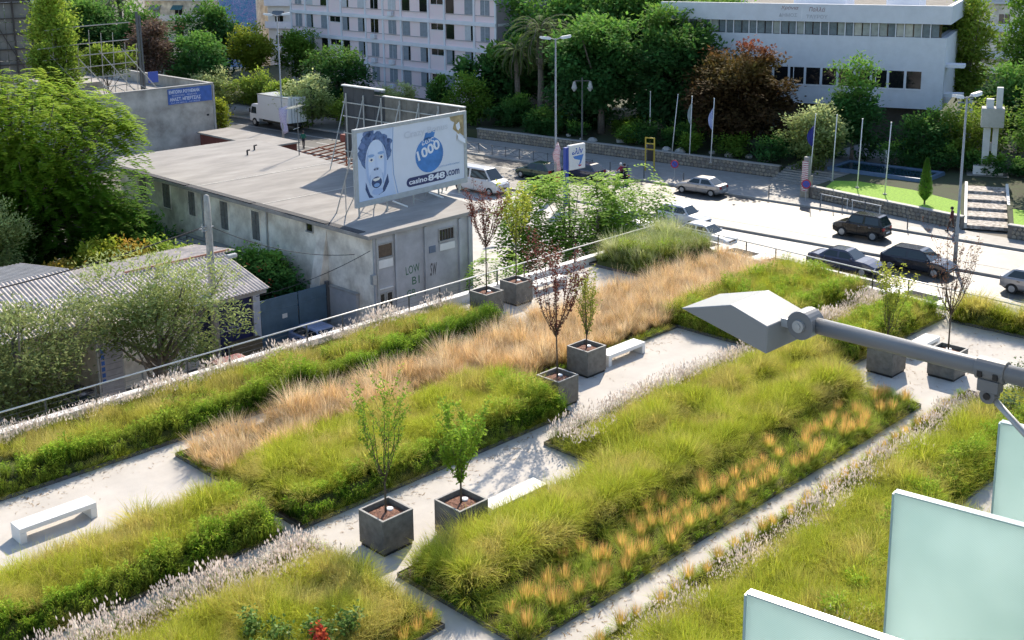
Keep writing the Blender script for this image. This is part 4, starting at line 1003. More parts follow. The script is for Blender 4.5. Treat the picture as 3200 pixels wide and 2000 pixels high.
# television aerial on the roof
ae = thing('tv_aerial', 'thin television aerial mast standing on the flat roof behind the hoarding', 'aerial', G(45.6, 66.5, RZ), GA + .5)
MB().tube([(0, 0, 0), (0, 0, 3.6)], .035, 6).build('mast', M_steeld, ae)
yg = MB().bar((-1.3, 0, 3.4), (.6, 0, 3.4), .04)
for i in range(14): yg.bar((-1.25 + i * .13, -.3, 3.4), (-1.25 + i * .13, .3, 3.4), .02)
yg.build('boom', mat('aerial_alu', (.55, .53, .42), .5), ae); MB().bar((-.7, 0, 1.9), (.2, 0, 1.9), .03).build('dipole', M_galv, ae)

# ------------------------------------------------------------------ cement building behind with the blue trade sign
cb = thing('cement_building', 'low bare cement building with a parapet roof and a blue trade sign', 'building', G(50.0, 103.6, ZS), GA)
M_cem = mat('bare_cement', (0.47, 0.44, 0.395), .9, var=.16, scale=.5, bump=.3, c2=(.28, .255, .225), mix=.3)
cw, cdp, ch = 11.2, 26.0, 6.35
for nm, (x0, x1, y0, y1) in (('wall', (0, cw, 0, .3)), ('wall', (cw - .3, cw, .301, cdp)), ('wall', (0, .3, .301, cdp)), ('wall', (.301, cw - .301, cdp - .3, cdp))): MB().box(x0, x1, y0, y1, 0, ch).build(nm, M_cem, cb)
MB().box(.301, cw - .301, .301, cdp - .301, 0, ch - 1.0).build('roof', M_roof, cb)
MB().box(-.06, cw + .06, -.06, .34, ch + .001, ch + .1).box(cw - .34, cw + .06, .341, cdp, ch + .001, ch + .1).build('coping', M_kerbst, cb)
MB().box(cw - .12, cw + .07, -.1, -.001, 0, ch - .1).build('corner_pier', M_kerbst, cb)
for (x, z) in ((10.3, 3.2), (10.35, 1.2)): MB().box(x, x + .25, -.04, .0, z, z + .18).build('patch', M_tar, cb)
sg = MB().box(cw - 5.0, cw - .25, -.09, -.002, ch - 1.62, ch - .12).build('trade_sign', mat('trade_sign_blue', (.055, .13, .42), .6, var=.15, scale=2), cb)
Lw = flat('sign_letter_white', (.66, .68, .75))
text('ΕΜΠΟΡΙΑ ΡΟΥΛΕΜΑΝ', 1, Lw, sg, (cw - 4.9, -.095, ch - .60), width=3.3, height=.34, bold=.03)
text('ΤΣΙΜΟΥΧΕΣ - ΙΜΑΝΤΕΣ', 1, Lw, sg, (cw - 4.6, -.095, ch - .85), width=2.7, height=.13)
text('ΑΝΑΣΤ. ΜΠΕΡΤΣΙΑΣ', 1, Lw, sg, (cw - 4.85, -.095, ch - 1.32), width=3.35, height=.36, bold=.03)
text('ΤΗΛ. 210 3465100 - 210 3465200', 1, Lw, sg, (cw - 4.8, -.095, ch - 1.55), width=3.2, height=.12)
MB().box(.3, 5.5, 12, 20, ch - .999, ch - .2).build('roof_room', M_cem, cb)
# ruined lattice of a hoarding on that roof
ru = thing('ruined_lattice', 'collapsed bare lattice of an old hoarding on the cement roof', 'lattice', G(47.2, 109.2, ZS + ch - 1.0), GA)
M_bam = mat('bleached_pole', (.50, .46, .40), .8, var=.2, scale=5); mb = MB(); r = random.Random(9)
for i, z in enumerate((.9, 2.0, 3.0, 4.1, 5.3, 6.9)):
    z0 = z + r.uniform(-.1, .1); mb.tube([(-.4 + r.uniform(-.6, .6), 0, z0 - .1), (3, r.uniform(-.2, .2), z0 + .1), (9.4 - r.uniform(0, 1.2), 0, z0 + .2)], .055, 5)
for i in range(8):
    x = .5 + i * 1.2; mb.tube([(x, .1, 0), (x + .15, 0, 6.8 - r.uniform(0, 2))], .04, 5); 
    if i % 2 == 0: mb.tube([(x - .2, 0, 4.8 - r.uniform(0, 1)), (x + 2.6, -2.2, 0)], .055, 5)
    mb.tube([(x, .0, 1.0), (x + 1.1, -1.6, 0)], .035, 5)
mb.tube([(0, -2.2, .15), (9, -2.0, .2)], .05, 5)
mb.build('poles', M_bam, ru)
mb2 = MB(); mb2.box(9.2, 9.4, -.1, .1, 0, 8.1).box(9.5, 9.68, -.1, .1, 0, 7.7)
for z in range(12): mb2.box(9.401, 9.499, -.05, .05, .5 + z * .62, .58 + z * .62)
mb2.build('ladder_posts', M_steeld, ru)
MB().box(9.9, 11.0, -.3, -.25, 1.0, 2.1).build('blue_panel', mat('panel_blue', (.06, .1, .4), .6), ru)
# low shed roofs and ledges between that building and the old one
for i, (u0, u1, w0, w1, z0, z1, m, lab) in enumerate(((61.3, 63.5, 99.5, 103.5, ZS, -4.2, M_cem, 'cement plinth and ledge beside the cement building'), (61.3, 65.0, 96.0, 99.45, ZS, -4.7, M_cem, 'lower cement ledge in front of the plinth'))):
    t = thing('cement_ledge', lab, 'ledge', G(u0, w0, z0), GA); MB().box(0, u1 - u0, 0, w1 - w0, 0, z1 - z0 - .15).build('body', m, t); MB().box(-.1, u1 - u0 + .1, -.1, w1 - w0, z1 - z0 - .149, z1 - z0).build('slab', M_roof, t)
rk = thing('red_kiosk', 'long low shed with dark red walls and a pale flat roof beyond the old building', 'shed', G(58.2, 90.0, ZS), GA)
MB().box(0, 3.3, 0, 11.5, 0, 1.9).build('wall', mat('dark_red_wall', (.16, .045, .035), .8, var=.15), rk)
MB().box(-.2, 3.5, -.3, 11.8, 1.901, 2.05).build('roof', M_roof, rk)
rr = thing('rusty_rack', 'rusty open steel rack of bars behind the old building', 'rack', G(52.5, 70.5, ZS), GA + R(-5))
M_rust = mat('rust', (.22, .07, .035), .9, var=.35, scale=6)
mb = MB()
for i in range(9): mb.bar((0, i * 1.0, 3.4), (5.0, i * 1.0, 3.9), .09)
for x in (0, 2.4, 5.0): mb.bar((x, 0, 3.45 + x * .1), (x, 8.0, 3.45 + x * .1), .1)
for x in (0, 5.0):
    for y in (0, 4, 8): mb.bar((x, y, 0), (x, y, 3.4 + x * .1), .1)
mb.build('bars', M_rust, rr)
MB().box(4.6, 5.1, -.1, 8.2, 3.9, 4.5).build('beam', mat('red_oxide', (.2, .05, .035), .8), rr)
# distant old hoarding at the left edge
oh = thing('old_hoarding', 'weathered grey hoarding back with a dark grid of struts at the edge of town', 'hoarding', Vector((-61, 118.0, -1.5)), R(33))
for i in range(5):
    for j in range(4): MB().box(i * 2.5 + .02, i * 2.5 + 2.48, 0, .06, 2.0 + j * 2.0 + .02, 4.0 + j * 2.0 - .02).build('sheet', mat('grey_sheet', (.20, .19, .175), .9, var=.2, scale=.6), oh)
mb = MB()
for i in range(8): mb.bar((i * 1.8, -.1, -3), (i * 1.8, -.1, 10.1), .14)
for j in range(6): mb.bar((0, -.15, 2 + j * 1.6), (12.6, -.15, 2 + j * 1.6), .12)
for i in range(3): mb.bar((i * 4, -.2, 10), (i * 4 + 4, -.2, 2), .1)
mb.box(-.1, 12.6, -.3, .2, 10.1, 10.6)
mb.build('struts', mat('dark_strut', (.07, .06, .055), .9), oh)
MB().box(0, .3, -.2, .2, -4.1, -3).box(12.2, 12.5, -.2, .2, -4.1, -3).build('feet', M_steeld, oh)

# ------------------------------------------------------------------ pink apartment block
pk = thing('apartment_block', 'long pink and white apartment block with blue grey shutters', 'apartment block', Vector((-1.6, 133.7, ZS)), R(-46.5))
M_pinkw = mat('pink_render', (0.80, 0.60, 0.62), .9, var=.08, scale=.6, c2=(.78, .68, .68), mix=.5)
M_band = mat('white_slab_band', (0.72, 0.72, 0.76), .9, var=.06, scale=.6)
M_sgrey = mat('blue_grey_shutter', (0.24, 0.27, 0.31), .7, var=.12, scale=3)
M_swht = mat('white_shutter', (0.52, 0.53, 0.56), .7, var=.08, scale=3)
M_side2 = mat('mauve_end_wall', (0.38, 0.34, 0.37), .9, var=.08, scale=.5)
BH = 19.0
MB().box(-41.6, 0, 0, 11, 0, BH).build('wall', M_pinkw, pk)
cols = [0, -3.64, -8.91, -11.86, -17.18, -20.81, -24.46, -29.76, -32.75, -38.0, -41.5]
slabs = [-1.15 - ZS, 1.87 - ZS, 4.9 - ZS, 7.9 - ZS, 10.9 - ZS, 13.4 - ZS]
for z in slabs: MB().box(-41.7, .12, -.22, -.001, z - .22, z + .22).build('floor_band', M_band, pk)
for x in cols: MB().box(x - .14, x + .14, -.15, -.0012, 0, BH).build('column', M_band, pk)
MB().box(.001, .12, 0.0, 11, 0, BH).build('end_wall', M_side2, pk)
for z in slabs: MB().box(.121, .2, .2, 10.9, z - .14, z + .14).build('end_band', M_band, pk)
r = random.Random(21)
pw = lambda x0, x1, z0, z1, m, d=.05: MB().box(x0, x1, -d, -.0015, z0, z1).build('window', m, pk)
for fi in range(6):
    base = (-4.2 - ZS if fi == 0 else slabs[fi - 1] + .22) if fi else .4
    top = slabs[fi] - .25
    for ci in range(len(cols) - 1):
        a, b = cols[ci + 1] + .2, cols[ci] - .2; wd = b - a
        if fi == 0 and ci > 6: continue
        z0, z1 = top - 1.72, top - .02
        lite = M_swht if (fi >= 4 or r.random() < .25) else M_sgrey
        if wd < 3.0 and ci in (2, 7):                     # stair or service bay: pair of small panes up high
            for k in range(2):
                x = a + .25 + k * 1.15; w_ = pw(x, x + 1.05, top - .75, top - .05, M_winD, .03); MB().box(x - .05, x + 1.1, -.07, -.031, top - .83, top - .76).build('sill', M_band, w_)
            continue
        if wd < 3.6:
            c = (a + b) / 2; w_ = pw(c - .75, c + .75, z0, z1, r.choice([M_sgrey, M_sgrey, M_winD, M_swht]))
            MB().box(c - .02, c + .02, -.075, -.051, z0, z1).build('mullion', M_band, w_)
            if r.random() < .4: MB().box(c - .4, c + .4, -.5, -.05, z0 - .75, z0 - .2).build('air_conditioner', M_band, pk, bevel=.03)
        else:
            for (x0, x1) in ((a + .05, a + wd * .30), (b - wd * .30, b - .05)):
                m = r.choice([lite, lite, lite, M_winD]); w_ = pw(x0, x1, z0, z1, m)
                if m is not M_winD and r.random() < .5: MB().box(x1 - .35, x1 - .02, -.056, -.0505, z0, z1).build('opened_gap', M_winD, w_)
        MB().box(a, b, -.10, -.0518, z0 - .1, z0 - .03).build('sill_line', mat('stained_sill', (.36, .34, .36), .9), pk)

# ------------------------------------------------------------------ town hall
th = thing('town_hall', 'pale marble town hall with a ribbon of windows under a deep parapet', 'town hall', Vector((38.5, 107.0, ZS)), R(-26))
M_marb = mat('pale_marble_cladding', (0.60, 0.62, 0.67), .7, var=.05, scale=1.2, bump=.05)
z_ = lambda v: v - ZS
MB().box(-26, 1.0, 0, 14, z_(-1.2), z_(5.35)).build('wall', M_marb, th)
MB().box(-25.2, .55, .3, 13.5, z_(5.351), z_(6.6)).build('ribbon_core', M_winD, th)
MB().box(-26, 1.35, -.25, .15, z_(6.601), z_(8.25)).box(.95, 1.35, .151, 14, z_(6.601), z_(8.25)).box(-26, .949, .151, 14, z_(6.601), z_(7.3)).build('parapet', M_marb, th)
MB().box(-23, -.5, 1.6, 13, 0, z_(-1.201)).build('recessed_ground_floor', mat('dark_recess_wall', (.10, .085, .07), .9), th)
M_cur = [mat('curtain_a', (.34, .36, .33), .8, var=.15), mat('curtain_b', (.14, .18, .2), .5, var=.2), mat('curtain_c', (.47, .46, .40), .8, var=.15)]
r = random.Random(4)
for i in range(33):
    x = .36 - i * .76
    w_ = MB().box(x - .68, x - .04, .18, .29, z_(5.40), z_(6.55)).build('ribbon_pane', r.choice([M_cur[0], M_cur[1], M_cur[1], M_cur[2]]), th)
    if i % 3: MB().box(x - .04, x + .04, .02, .28, z_(5.352), z_(6.6)).build('mullion', M_band, w_)
for i in range(13):
    x = -.94 - i * 1.53
    w_ = MB().box(x - 1.3, x, -.012, -.001, z_(.65), z_(2.25)).build('window', M_winD, th)
    MB().box(x - 1.34, x + .04, -.06, -.0125, z_(.52), z_(.64)).build('sill', M_band, w_)
    if i in (2, 3, 7): MB().box(x - 1.0, x - .94, -.03, -.0125, z_(.66), z_(2.24)).build('casement', M_band, w_)
Lr = flat('red_brown_letters', (.20, .06, .06)); Lg = flat('grey_letters', (.40, .42, .47))
text('Χρόνια', 1, Lr, th, (-14.0, -.262, z_(7.62)), width=1.65, height=.42, shear=.2)
text('Πολλά', 1, Lr, th, (-11.35, -.262, z_(7.55)), width=1.5, height=.42, shear=.2)
text('ΔΗΜΟΣ', 1, Lg, th, (-14.2, -.262, z_(7.0)), width=1.75, height=.36, bold=.02)
text('ΤΑΥΡΟΥ', 1, Lg, th, (-11.6, -.262, z_(6.9)), width=2.0, height=.36, bold=.02)
MB().box(-12.05, -12.0, -.262, -.252, z_(6.85), z_(7.95)).build('seam', M_band, th)
MB().box(-14, -9, 5, 10, z_(7.301), z_(9.6)).box(-5, -2, 4, 9, z_(7.301), z_(9.0)).build('roof_plant', M_band, th)
for z in (-.1, 2.6): MB().box(1.001, 2.6, 1.0, 2.6, z_(z), z_(z) + .3).build('balcony', M_band, th)
st = MB()
for i in range(9): st.box(1.9, 3.1, 2.2 + i * .4, 2.6 + i * .4, 1.0 + i * .42, 1.12 + i * .42)
st.box(3.101, 3.2, 2.2, 6.0, 1.0, 5.2); st.box(1.9, 3.2, 5.8, 6.0, 0, 1.0)
st.build('outside_stair', M_band, th)

# ------------------------------------------------------------------ further houses at the top of the view
def flats(label, loc, rz, w, d, h, m, floors, bays, awn=None, name='apartment_house', z0=3.2, art=None):
    t = thing(name, label, 'building', loc, rz)
    MB().box(0, w, 0, d, 0, h).build('wall', m, t)
    fh = (h - z0) / floors; r = random.Random(int(w * 10))
    for f in range(floors):
        zb = z0 + f * fh
        MB().box(-.05, w + .05, -.9, -.002, zb - .12, zb + .05).build('balcony_slab', M_band, t)
        MB().box(-.05, w + .05, -.9, -.85, zb + .051, zb + .95).build('balcony_front', M_band if r.random() < .6 else M_swht, t)
        for b in range(bays):
            x = w * (b + .5) / bays; q = MB().box(x - .7, x + .7, -.03, -.002, zb + .06, zb + 2.2).build('window', r.choice([M_winD, M_sgrey, M_winD]), t)
            MB().box(x - .02, x + .02, -.05, -.031, zb + .06, zb + 2.2).build('mullion', M_band, q)
            if awn and r.random() < .6:
                aw = MB().extr([(0, 0), (.05, .06), (1.0, -.62), (.96, -.68)], -1.0, 1.0).build('awning', r.choice(awn), t); aw.matrix_local = Matrix.Translation((x, -.05, zb + 2.5)) @ Matrix.Rotation(-math.pi / 2, 4, 'Z')
    return t
M_awn = [mat('teal_awning', (.07, .20, .24), .8), mat('slate_awning', (.20, .25, .30), .8), mat('red_awning', (.35, .06, .05), .8)]
flats('cream balcony flats with teal awnings left of the painted wall', Vector((-63, 205, ZS)), R(-14), 17, 10, 24, M_wallw, 6, 4, M_awn)
ad = flats('white balcony flats right of the painted wall', Vector((-38, 186, ZS)), R(-20), 12, 10, 24, M_wpaint, 6, 3, M_awn[1:2])
# blank gable with a blue mural
mu = thing('mural_house', 'narrow house whose blank gable carries a large blue painted mural', 'building', Vector((-45.6, 186.0, ZS)), R(-12))
MB().box(0, 6.3, 0, 9, 0, 24).build('wall', M_wallw, mu)
def muralmat():
    m, nt, b = _nt('blue_mural'); N = nt.nodes.new; L = nt.links.new
    tc = N('ShaderNodeTexCoord'); v = N('ShaderNodeTexVoronoi'); v.inputs['Scale'].default_value = 1.1; n = N('ShaderNodeTexNoise'); n.inputs['Scale'].default_value = .9; n.inputs['Distortion'].default_value = 3
    L(tc.outputs['Object'], n.inputs['Vector']); L(n.outputs['Color'], v.inputs['Vector']); v.inputs['Scale'].default_value = 7
    rp = N('ShaderNodeValToRGB'); e = rp.color_ramp.elements; e[0].color = (.02, .04, .18, 1); e[1].color = (.55, .6, .75, 1); x = e.new(.3); x.color = (.06, .22, .5, 1); x = e.new(.5); x.color = (.16, .45, .5, 1); x = e.new(.62); x.color = (.2, .12, .4, 1)
    L(v.outputs['Distance'], rp.inputs[0]); L(rp.outputs[0], b.inputs['Base Color']); b.inputs['Roughness'].default_value = .9
    return m
MB().box(.1, 6.2, -.03, -.002, .5, 23).build('mural', muralmat(), mu)
flats('pale house glimpsed behind the dark trees at the green wall', Vector((-80, 190, ZS)), R(-16), 12, 10, 22, mat('green_tan_wall', (.28, .30, .16), .9, var=.4, scale=.25, c2=(.42, .30, .22), mix=.1), 5, 3)
flats('far white flats beyond the palms', Vector((-150, 260, ZS)), R(0), 40, 14, 22, M_band, 5, 9)
flats('far pale flats beyond the park trees', Vector((10, 210, ZS)), R(-20), 30, 12, 20, M_wallw, 5, 7)
flats('far flats behind the poplars', Vector((62, 165, ZS)), R(-30), 30, 12, 22, M_wallw, 5, 7)

# ================================================================== trees
def tree(name, label, loc, h, tr, crown, n_cl, n_lf, lsz, lm, seed, bark=M_barkg, flat_=.7, hole=.25, group=None, cz=None, shape=0.0, wd=.6, limbs=9, cat='tree', droop=0.0, lumps=.5):
    """tapered trunk with limbs and a crown of leaf clumps on an uneven ellipsoid; crown=(rx,ry,rz), cz=crown centre height, shape>0 narrows the top"""
    r = random.Random(seed); rx, ry, rz = crown; cz = cz if cz is not None else h - rz
    t = thing(name, label, cat, loc, 0, group)
    tb = MB(); lean = Vector((r.uniform(-.3, .3), r.uniform(-.3, .3), 0)) * (h * .08)
    top = Vector((0, 0, cz + rz * .3)) + lean
    tb.tube([(0, 0, 0), (lean.x * .2, lean.y * .2, cz * .4), top], [tr, tr * .75, tr * .3], 8)
    lf = MB(); at = {'h': [], 'r': []}; lf.at = at; lobes = []
    nl = max(5, int(n_cl / 9))
    for i in range(nl):                                       # big lobes give the outline its bumps
        ph = math.acos(1 - 2 * (i + .5) / nl); th_ = 2.399 * i + r.uniform(-.4, .4)
        lobes.append((Vector((math.sin(ph) * math.cos(th_), math.sin(ph) * math.sin(th_), math.cos(ph))), r.uniform(1 - lumps * .55, 1 + lumps * .35)))
    cents = []
    for i in range(n_cl):
        ph = math.acos(1 - 2 * r.random()); th_ = r.uniform(0, 6.2832)
        d = Vector((math.sin(ph) * math.cos(th_), math.sin(ph) * math.sin(th_), math.cos(ph)))
        best = max(lobes, key=lambda q: q[0].dot(d)); k = best[1] * (.72 + .28 * max(0, best[0].dot(d)) ** 6)
        q = (hole + (1 - hole) * r.random() ** .5) * k
        zz = d.z * q; nar = 1 - shape * max(0, (zz + 1) / 2)
        cents.append(Vector((d.x * rx * q * nar, d.y * ry * q * nar, cz + zz * rz)) + lean)
    for i in range(limbs):
        c = cents[r.randrange(len(cents))]; s0 = Vector((0, 0, cz * r.uniform(.35, .75))) + lean * .4
        m = s0.lerp(c, .5) + Vector((0, 0, -.08 * h * r.random()))
        tb.tube([s0, m, c], [tr * .4, tr * .25, tr * .06], 5)
    cs_ = (rx + ry + rz) / 3 * 1.55 / (n_cl ** .3333)
    for c in cents:
        od = (c - Vector((lean.x, lean.y, cz - rz * .3))).normalized()
        for k in range(int(n_lf * 1.55)):
            p = c + Vector((r.gauss(0, cs_ * .42), r.gauss(0, cs_ * .42), r.gauss(0, cs_ * .42 * flat_)))
            d = Vector((r.uniform(-1, 1), r.uniform(-1, 1), r.uniform(-.6, .4) - droop)) + od * .6
            up = Vector((r.uniform(-.7, .7), r.uniform(-.7, .7), 1)) + od * .5
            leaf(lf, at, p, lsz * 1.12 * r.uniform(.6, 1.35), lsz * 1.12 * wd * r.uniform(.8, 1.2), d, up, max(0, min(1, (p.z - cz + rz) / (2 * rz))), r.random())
    tb.build('trunk', bark, t, smooth=True); lf.build('crown', lm, t)
    return t
V_dk = veg('dark_park_leaf', [(0, (.03, .085, .03)), (.6, (.06, .165, .04)), (1, (.22, .40, .06))], .38)  # paler top stop puts sunlit crown tops into the leaf colour
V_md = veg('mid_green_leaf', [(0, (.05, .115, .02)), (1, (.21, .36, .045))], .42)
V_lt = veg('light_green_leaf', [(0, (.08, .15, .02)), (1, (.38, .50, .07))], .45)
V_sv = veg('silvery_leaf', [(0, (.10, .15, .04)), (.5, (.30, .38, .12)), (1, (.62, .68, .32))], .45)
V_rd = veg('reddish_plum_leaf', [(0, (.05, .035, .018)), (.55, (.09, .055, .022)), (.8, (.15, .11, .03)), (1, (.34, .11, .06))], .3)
V_ol = veg('olive_leaf', [(0, (.09, .12, .04)), (.5, (.23, .28, .09)), (1, (.42, .47, .17))], .4, jitter=.5)  # sunlit highlights on the olives painted by the pale top stop
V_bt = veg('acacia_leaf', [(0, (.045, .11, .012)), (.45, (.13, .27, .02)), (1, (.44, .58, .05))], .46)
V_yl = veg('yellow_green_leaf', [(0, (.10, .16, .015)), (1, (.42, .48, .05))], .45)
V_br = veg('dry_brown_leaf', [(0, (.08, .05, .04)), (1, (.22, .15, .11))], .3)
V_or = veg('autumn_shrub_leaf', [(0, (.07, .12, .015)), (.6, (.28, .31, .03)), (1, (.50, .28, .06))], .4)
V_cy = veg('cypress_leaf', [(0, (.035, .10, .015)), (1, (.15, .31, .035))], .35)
PZ = PK
# park trees
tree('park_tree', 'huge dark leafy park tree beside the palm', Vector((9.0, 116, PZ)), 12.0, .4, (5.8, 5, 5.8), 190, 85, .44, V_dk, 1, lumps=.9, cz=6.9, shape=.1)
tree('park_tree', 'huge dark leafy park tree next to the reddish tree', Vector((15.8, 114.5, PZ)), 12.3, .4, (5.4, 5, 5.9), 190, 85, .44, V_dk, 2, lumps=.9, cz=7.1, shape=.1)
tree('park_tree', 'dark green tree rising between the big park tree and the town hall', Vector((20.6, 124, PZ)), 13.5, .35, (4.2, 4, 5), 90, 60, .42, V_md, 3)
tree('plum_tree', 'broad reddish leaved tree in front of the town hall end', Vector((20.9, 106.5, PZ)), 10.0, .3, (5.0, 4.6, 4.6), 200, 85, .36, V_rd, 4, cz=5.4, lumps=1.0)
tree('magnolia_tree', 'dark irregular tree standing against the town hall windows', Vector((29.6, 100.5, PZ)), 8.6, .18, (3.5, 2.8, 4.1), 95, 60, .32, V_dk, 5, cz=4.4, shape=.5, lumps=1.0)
tree('silver_bush', 'round silvery sunlit small tree behind the bare flagpoles', Vector((25.4, 96.8, PZ)), 6.0, .15, (3.4, 2.8, 2.9), 90, 60, .26, V_sv, 6, cz=3.0, shape=.35)
def cypress(label, loc, h, w, seed):
    t = thing('small_cypress', label, 'tree', loc); lf = MB(); at = {'h': [], 'r': []}; lf.at = at; r = random.Random(seed)
    MB().tube([(0, 0, 0), (0, 0, h * .7)], [.07, .03], 6).build('trunk', M_bark, t)
    for i in range(2600):
        z = r.random() ** 1.2; rad = w * (1 - z) ** .7 * min(1, (z + .03) * 5) * math.sqrt(r.random()); a = r.uniform(0, 6.28)
        d = Vector((math.cos(a) * .5, math.sin(a) * .5, 1)); leaf(lf, at, Vector((rad * math.cos(a), rad * math.sin(a), .25 + z * (h - .25))), .2, .08, d, Vector((math.cos(a), math.sin(a), 0)), rad / w, r.random())
    lf.build('crown', V_cy, t)
cypress('small pointed cypress standing on the sunny lawn', S(-33.4, 82.6, PK), 3.3, .62, 8)
def palm(label, loc, h, nf, fl, seed, name='palm_tree', group=None):
    t = thing(name, label, 'palm', loc, 0, group); r = random.Random(seed); tb = MB(); lf = MB(); at = {'h': [], 'r': []}; lf.at = at
    tb.tube([(0, 0, 0), (.1, 0, h * .5), (0, .1, h)], [.38, .3, .28], 9); c = Vector((0, .1, h))
    for i in range(nf):
        a = 2.399 * i + r.uniform(-.2, .2); el = R(75) - R(120) * (i / nf) + r.uniform(-.15, .15); L = fl * r.uniform(.85, 1.1)
        p = c.copy(); n = 9; th_ = el; prev = p.copy()
        for k in range(n):
            d = Vector((math.cos(a) * math.cos(th_), math.sin(a) * math.cos(th_), math.sin(th_))); q = p + d * L / n
            tb.tube([p, q], [.03, .025], 4, caps=False)
            for sgn in (-1, 1):
                sd = Vector((-math.sin(a), math.cos(a), 0)) * sgn
                for m in range(3):
                    leaf(lf, at, p.lerp(q, m / 3), .55 * (1 - .5 * abs(k / n - .4)), .085, sd + d * .7 + Vector((0, 0, -.35)), Vector((0, 0, 1)), .3 + .7 * (1 - i / nf), r.random())
            p = q; th_ -= R(13)
    tb.build('trunk', M_barkg, t); lf.build('fronds', V_dkp, t)
V_dkp = veg('palm_frond', [(0, (.05, .09, .025)), (1, (.19, .28, .08))], .4)
palm('palm with a heavy drooping head left of the huge park tree', Vector((3.0, 121, PZ)), 9.6, 54, 4.3, 11)
palm('palm half hidden among the tall trees by the town hall stair', Vector((49.5, 104.5, PZ)), 7.0, 40, 3.2, 12)
for i, (x, y) in enumerate(((-66, 140), (-58, 150), (-73, 150), (-52, 158))):
    palm('dark palm standing behind the weathered hoarding', Vector((x, y, ZS)), 11.5 + i % 2, 36, 4.0, 20 + i, group='dark palms behind the weathered hoarding')
for i, (x, y, h) in enumerate(((3.5, 131, 15), (10.5, 130, 16), (17, 130, 16), (-.5, 127, 9), (22.5, 127, 15), (7, 138, 17), (14, 137, 17))):
    tree('backdrop_tree', 'dark tree massed behind the huge park trees', Vector((x, y, PZ)), h, .3, (4.6, 3.6, h * .46), 110, 60, .5, V_dk, 810 + i, group='dark trees behind the huge park trees', cz=h * .52)
palm('second shorter palm half hidden behind the palm with the heavy head', Vector((.6, 123, PZ)), 7.4, 40, 3.2, 14)
# trees on the right edge
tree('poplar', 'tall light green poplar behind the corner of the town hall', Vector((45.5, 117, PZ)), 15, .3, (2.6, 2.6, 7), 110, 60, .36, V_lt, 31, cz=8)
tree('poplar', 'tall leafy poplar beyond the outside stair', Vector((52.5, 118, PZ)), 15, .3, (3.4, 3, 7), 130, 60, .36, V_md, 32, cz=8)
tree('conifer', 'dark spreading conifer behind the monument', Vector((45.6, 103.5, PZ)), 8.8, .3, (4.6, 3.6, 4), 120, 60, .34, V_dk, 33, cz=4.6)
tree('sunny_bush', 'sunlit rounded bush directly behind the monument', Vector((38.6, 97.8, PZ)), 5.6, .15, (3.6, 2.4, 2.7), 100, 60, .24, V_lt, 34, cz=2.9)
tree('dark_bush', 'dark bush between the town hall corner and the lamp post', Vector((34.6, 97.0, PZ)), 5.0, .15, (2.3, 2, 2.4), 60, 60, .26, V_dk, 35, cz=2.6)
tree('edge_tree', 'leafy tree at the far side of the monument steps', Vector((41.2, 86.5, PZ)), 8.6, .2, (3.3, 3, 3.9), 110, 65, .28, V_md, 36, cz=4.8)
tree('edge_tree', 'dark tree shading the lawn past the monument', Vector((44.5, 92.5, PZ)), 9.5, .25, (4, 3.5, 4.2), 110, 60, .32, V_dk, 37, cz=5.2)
# shrubs of the park, under the trees
r = random.Random(77)
for i in range(24):
    s, t_ = -80 + i * 1.45 + r.uniform(-.6, .6), 89.2 + r.uniform(0, 7.5); p = S(s, t_, PK); hh = r.uniform(1.2, 2.6)
    tree('park_shrub', 'dark shrub in the thicket under the park trees', p, hh, .05, (hh * .75, hh * .75, hh * .5), 26, 42, .24, V_dk if r.random() < .75 else V_md, 300 + i, limbs=3, group='shrubs in the park thicket', cat='shrub', cz=hh * .5)
for i in range(7):
    p = S(-41 + i * 1.9, 94.6 + r.uniform(0, 3), PK); hh = r.uniform(1.3, 2.2)
    tree('park_shrub', 'dark shrub behind the blue pool', p, hh, .05, (hh * .8, hh * .8, hh * .5), 26, 42, .24, V_dk, 340 + i, limbs=3, group='shrubs behind the pool', cat='shrub', cz=hh * .5)
# boulders
for i in range(12):
    p = S(-72 + i * 1.9 + r.uniform(-.7, .7), 88.2 + r.uniform(0, 2.2), PK - .03); bm = bmesh.new(); bmesh.ops.create_icosphere(bm, subdivisions=2, radius=r.uniform(.2, .5))
    for v in bm.verts: v.co = v.co * (1 + .25 * noise.noise(v.co * 3 + Vector((i, 0, 0)))); v.co.z = v.co.z * .7 + .15
    me = bpy.data.meshes.new('boulder'); bm.to_mesh(me); bm.free(); me.materials.append(mat('pale_boulder', (.42, .41, .39), .9, var=.15))
    tag(place('boulder', me, None, p), 'pale boulder on the planted bank above the stone wall', 'boulder', 'boulders on the park bank')
